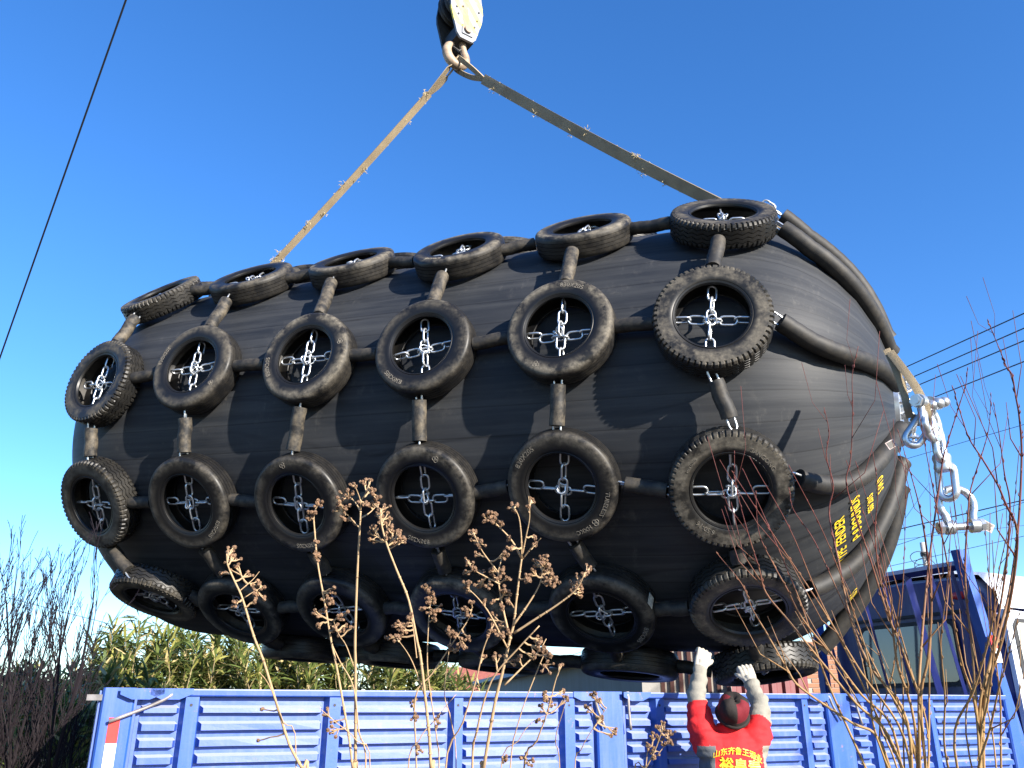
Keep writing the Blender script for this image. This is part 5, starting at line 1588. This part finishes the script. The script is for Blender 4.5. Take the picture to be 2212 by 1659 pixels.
M_CANE = simple('reed_cane', (0.24, 0.18, 0.10), 0.6, var=0.4, scale=6)
def reed_clump(label, px, depth, top_px, width, nleaf, seed, straw=0.2):
    rg = random.Random(seed)
    base = at(px, 1529, depth); rp = Vector((base.x, base.y, 0))
    H = at(px, top_px, depth).z * 1.07
    root = thing('reed_clump', label, 'reeds', rp, 'reeds growing behind the truck')
    m = MB()
    canes = []
    for k in range(int(26 * width)):
        p = Vector((rg.uniform(-width, width), rg.uniform(-0.8, 0.8), 0))
        lean = Vector((rg.gauss(0, 0.10), rg.gauss(0, 0.10), 1))
        h = H * rg.uniform(0.74, 0.98) * (1 - 0.12 * abs(p.x) / width)
        P = [p, p + lean * h * 0.5, p + lean * h + Vector((rg.gauss(0, 0.12), rg.gauss(0, 0.12), 0))]
        canes.append(P); m.tube(P, [0.013, 0.010, 0.004], 5)
    m.build('canes', M_CANE, root, True)
    m = MB()
    for k in range(int(nleaf * 1.45)):
        P = rg.choice(canes)
        t = rg.uniform(0.42, 1.0) ** 0.8
        q = P[0].lerp(P[1], t * 2) if t < 0.5 else P[1].lerp(P[2], t * 2 - 1)
        a = rg.uniform(0, 6.283); el = rg.uniform(0.1, 1.25)
        d = Vector((math.cos(a) * math.cos(el), math.sin(a) * math.cos(el), math.sin(el)))
        L = rg.uniform(0.20, 0.50); w = L * rg.uniform(0.045, 0.075)
        s = d.cross(Vector((0, 0, 1))).normalized()
        s = Matrix.Rotation(rg.uniform(-0.7, 0.7), 3, d) @ s
        dr = Vector((0, 0, -L * rg.uniform(0.0, 0.35)))
        p1, p2, p3 = q + d * L * 0.3, q + d * L * 0.68 + dr * 0.35, q + d * L + dr
        r = rg.random()
        mi = 3 if r < straw * 0.5 else 2 if r < straw + 0.12 else 1 if r < 0.68 else 0
        m.add([q, p1 - s * w, p1 + s * w, p2 - s * w * 0.8, p2 + s * w * 0.8, p3], [(0, 1, 2), (1, 3, 4, 2), (3, 5, 4)], mi)
    tag(m.build('leaves', M_LEAVES, root), kind='stuff')
    return root
RC = [(40, 15.0, 1440, 1.3, 1500, 'leafy green reeds behind the bare shrub at the left edge'), (165, 14.0, 1425, 1.2, 1500, 'leafy reeds just left of the truck tail'), (285, 15.5, 1342, 1.15, 2000, 'tall yellow-green reed clump rising above the truck tail'),
      (385, 15.5, 1358, 1.1, 1700, 'reeds right of the tallest reed clump under the fender'), (500, 16.0, 1368, 1.1, 1400, 'straw-stemmed reeds under the second tyre column'), (610, 16.0, 1370, 1.1, 1400, 'reeds behind the first dry seed stem'),
      (715, 16.0, 1372, 1.1, 1400, 'reeds behind the tallest dry stem'), (820, 16.5, 1378, 1.1, 1300, 'reeds right of the tallest dry stem'), (925, 17.0, 1410, 1.1, 1200, 'reeds at the right end of the row beside the yard wall')]
for i, (px, d, tp, w, nl, lab) in enumerate(RC): reed_clump(lab, px, d, tp, w, nl, 50 + i, 0.30 if i in (2, 4, 5) else 0.2)
for i, (px, d, tp, w, nl, lab) in enumerate(((0, 10.5, 1500, 0.9, 900, 'low dark reeds at the bottom left corner'), (120, 11.0, 1490, 0.9, 1000, 'low reeds at the foot of the bare shrubs'))): reed_clump(lab, px, d, tp, w, nl, 80 + i, 0.12)

bpy.data.scenes.remove(SCRATCH)
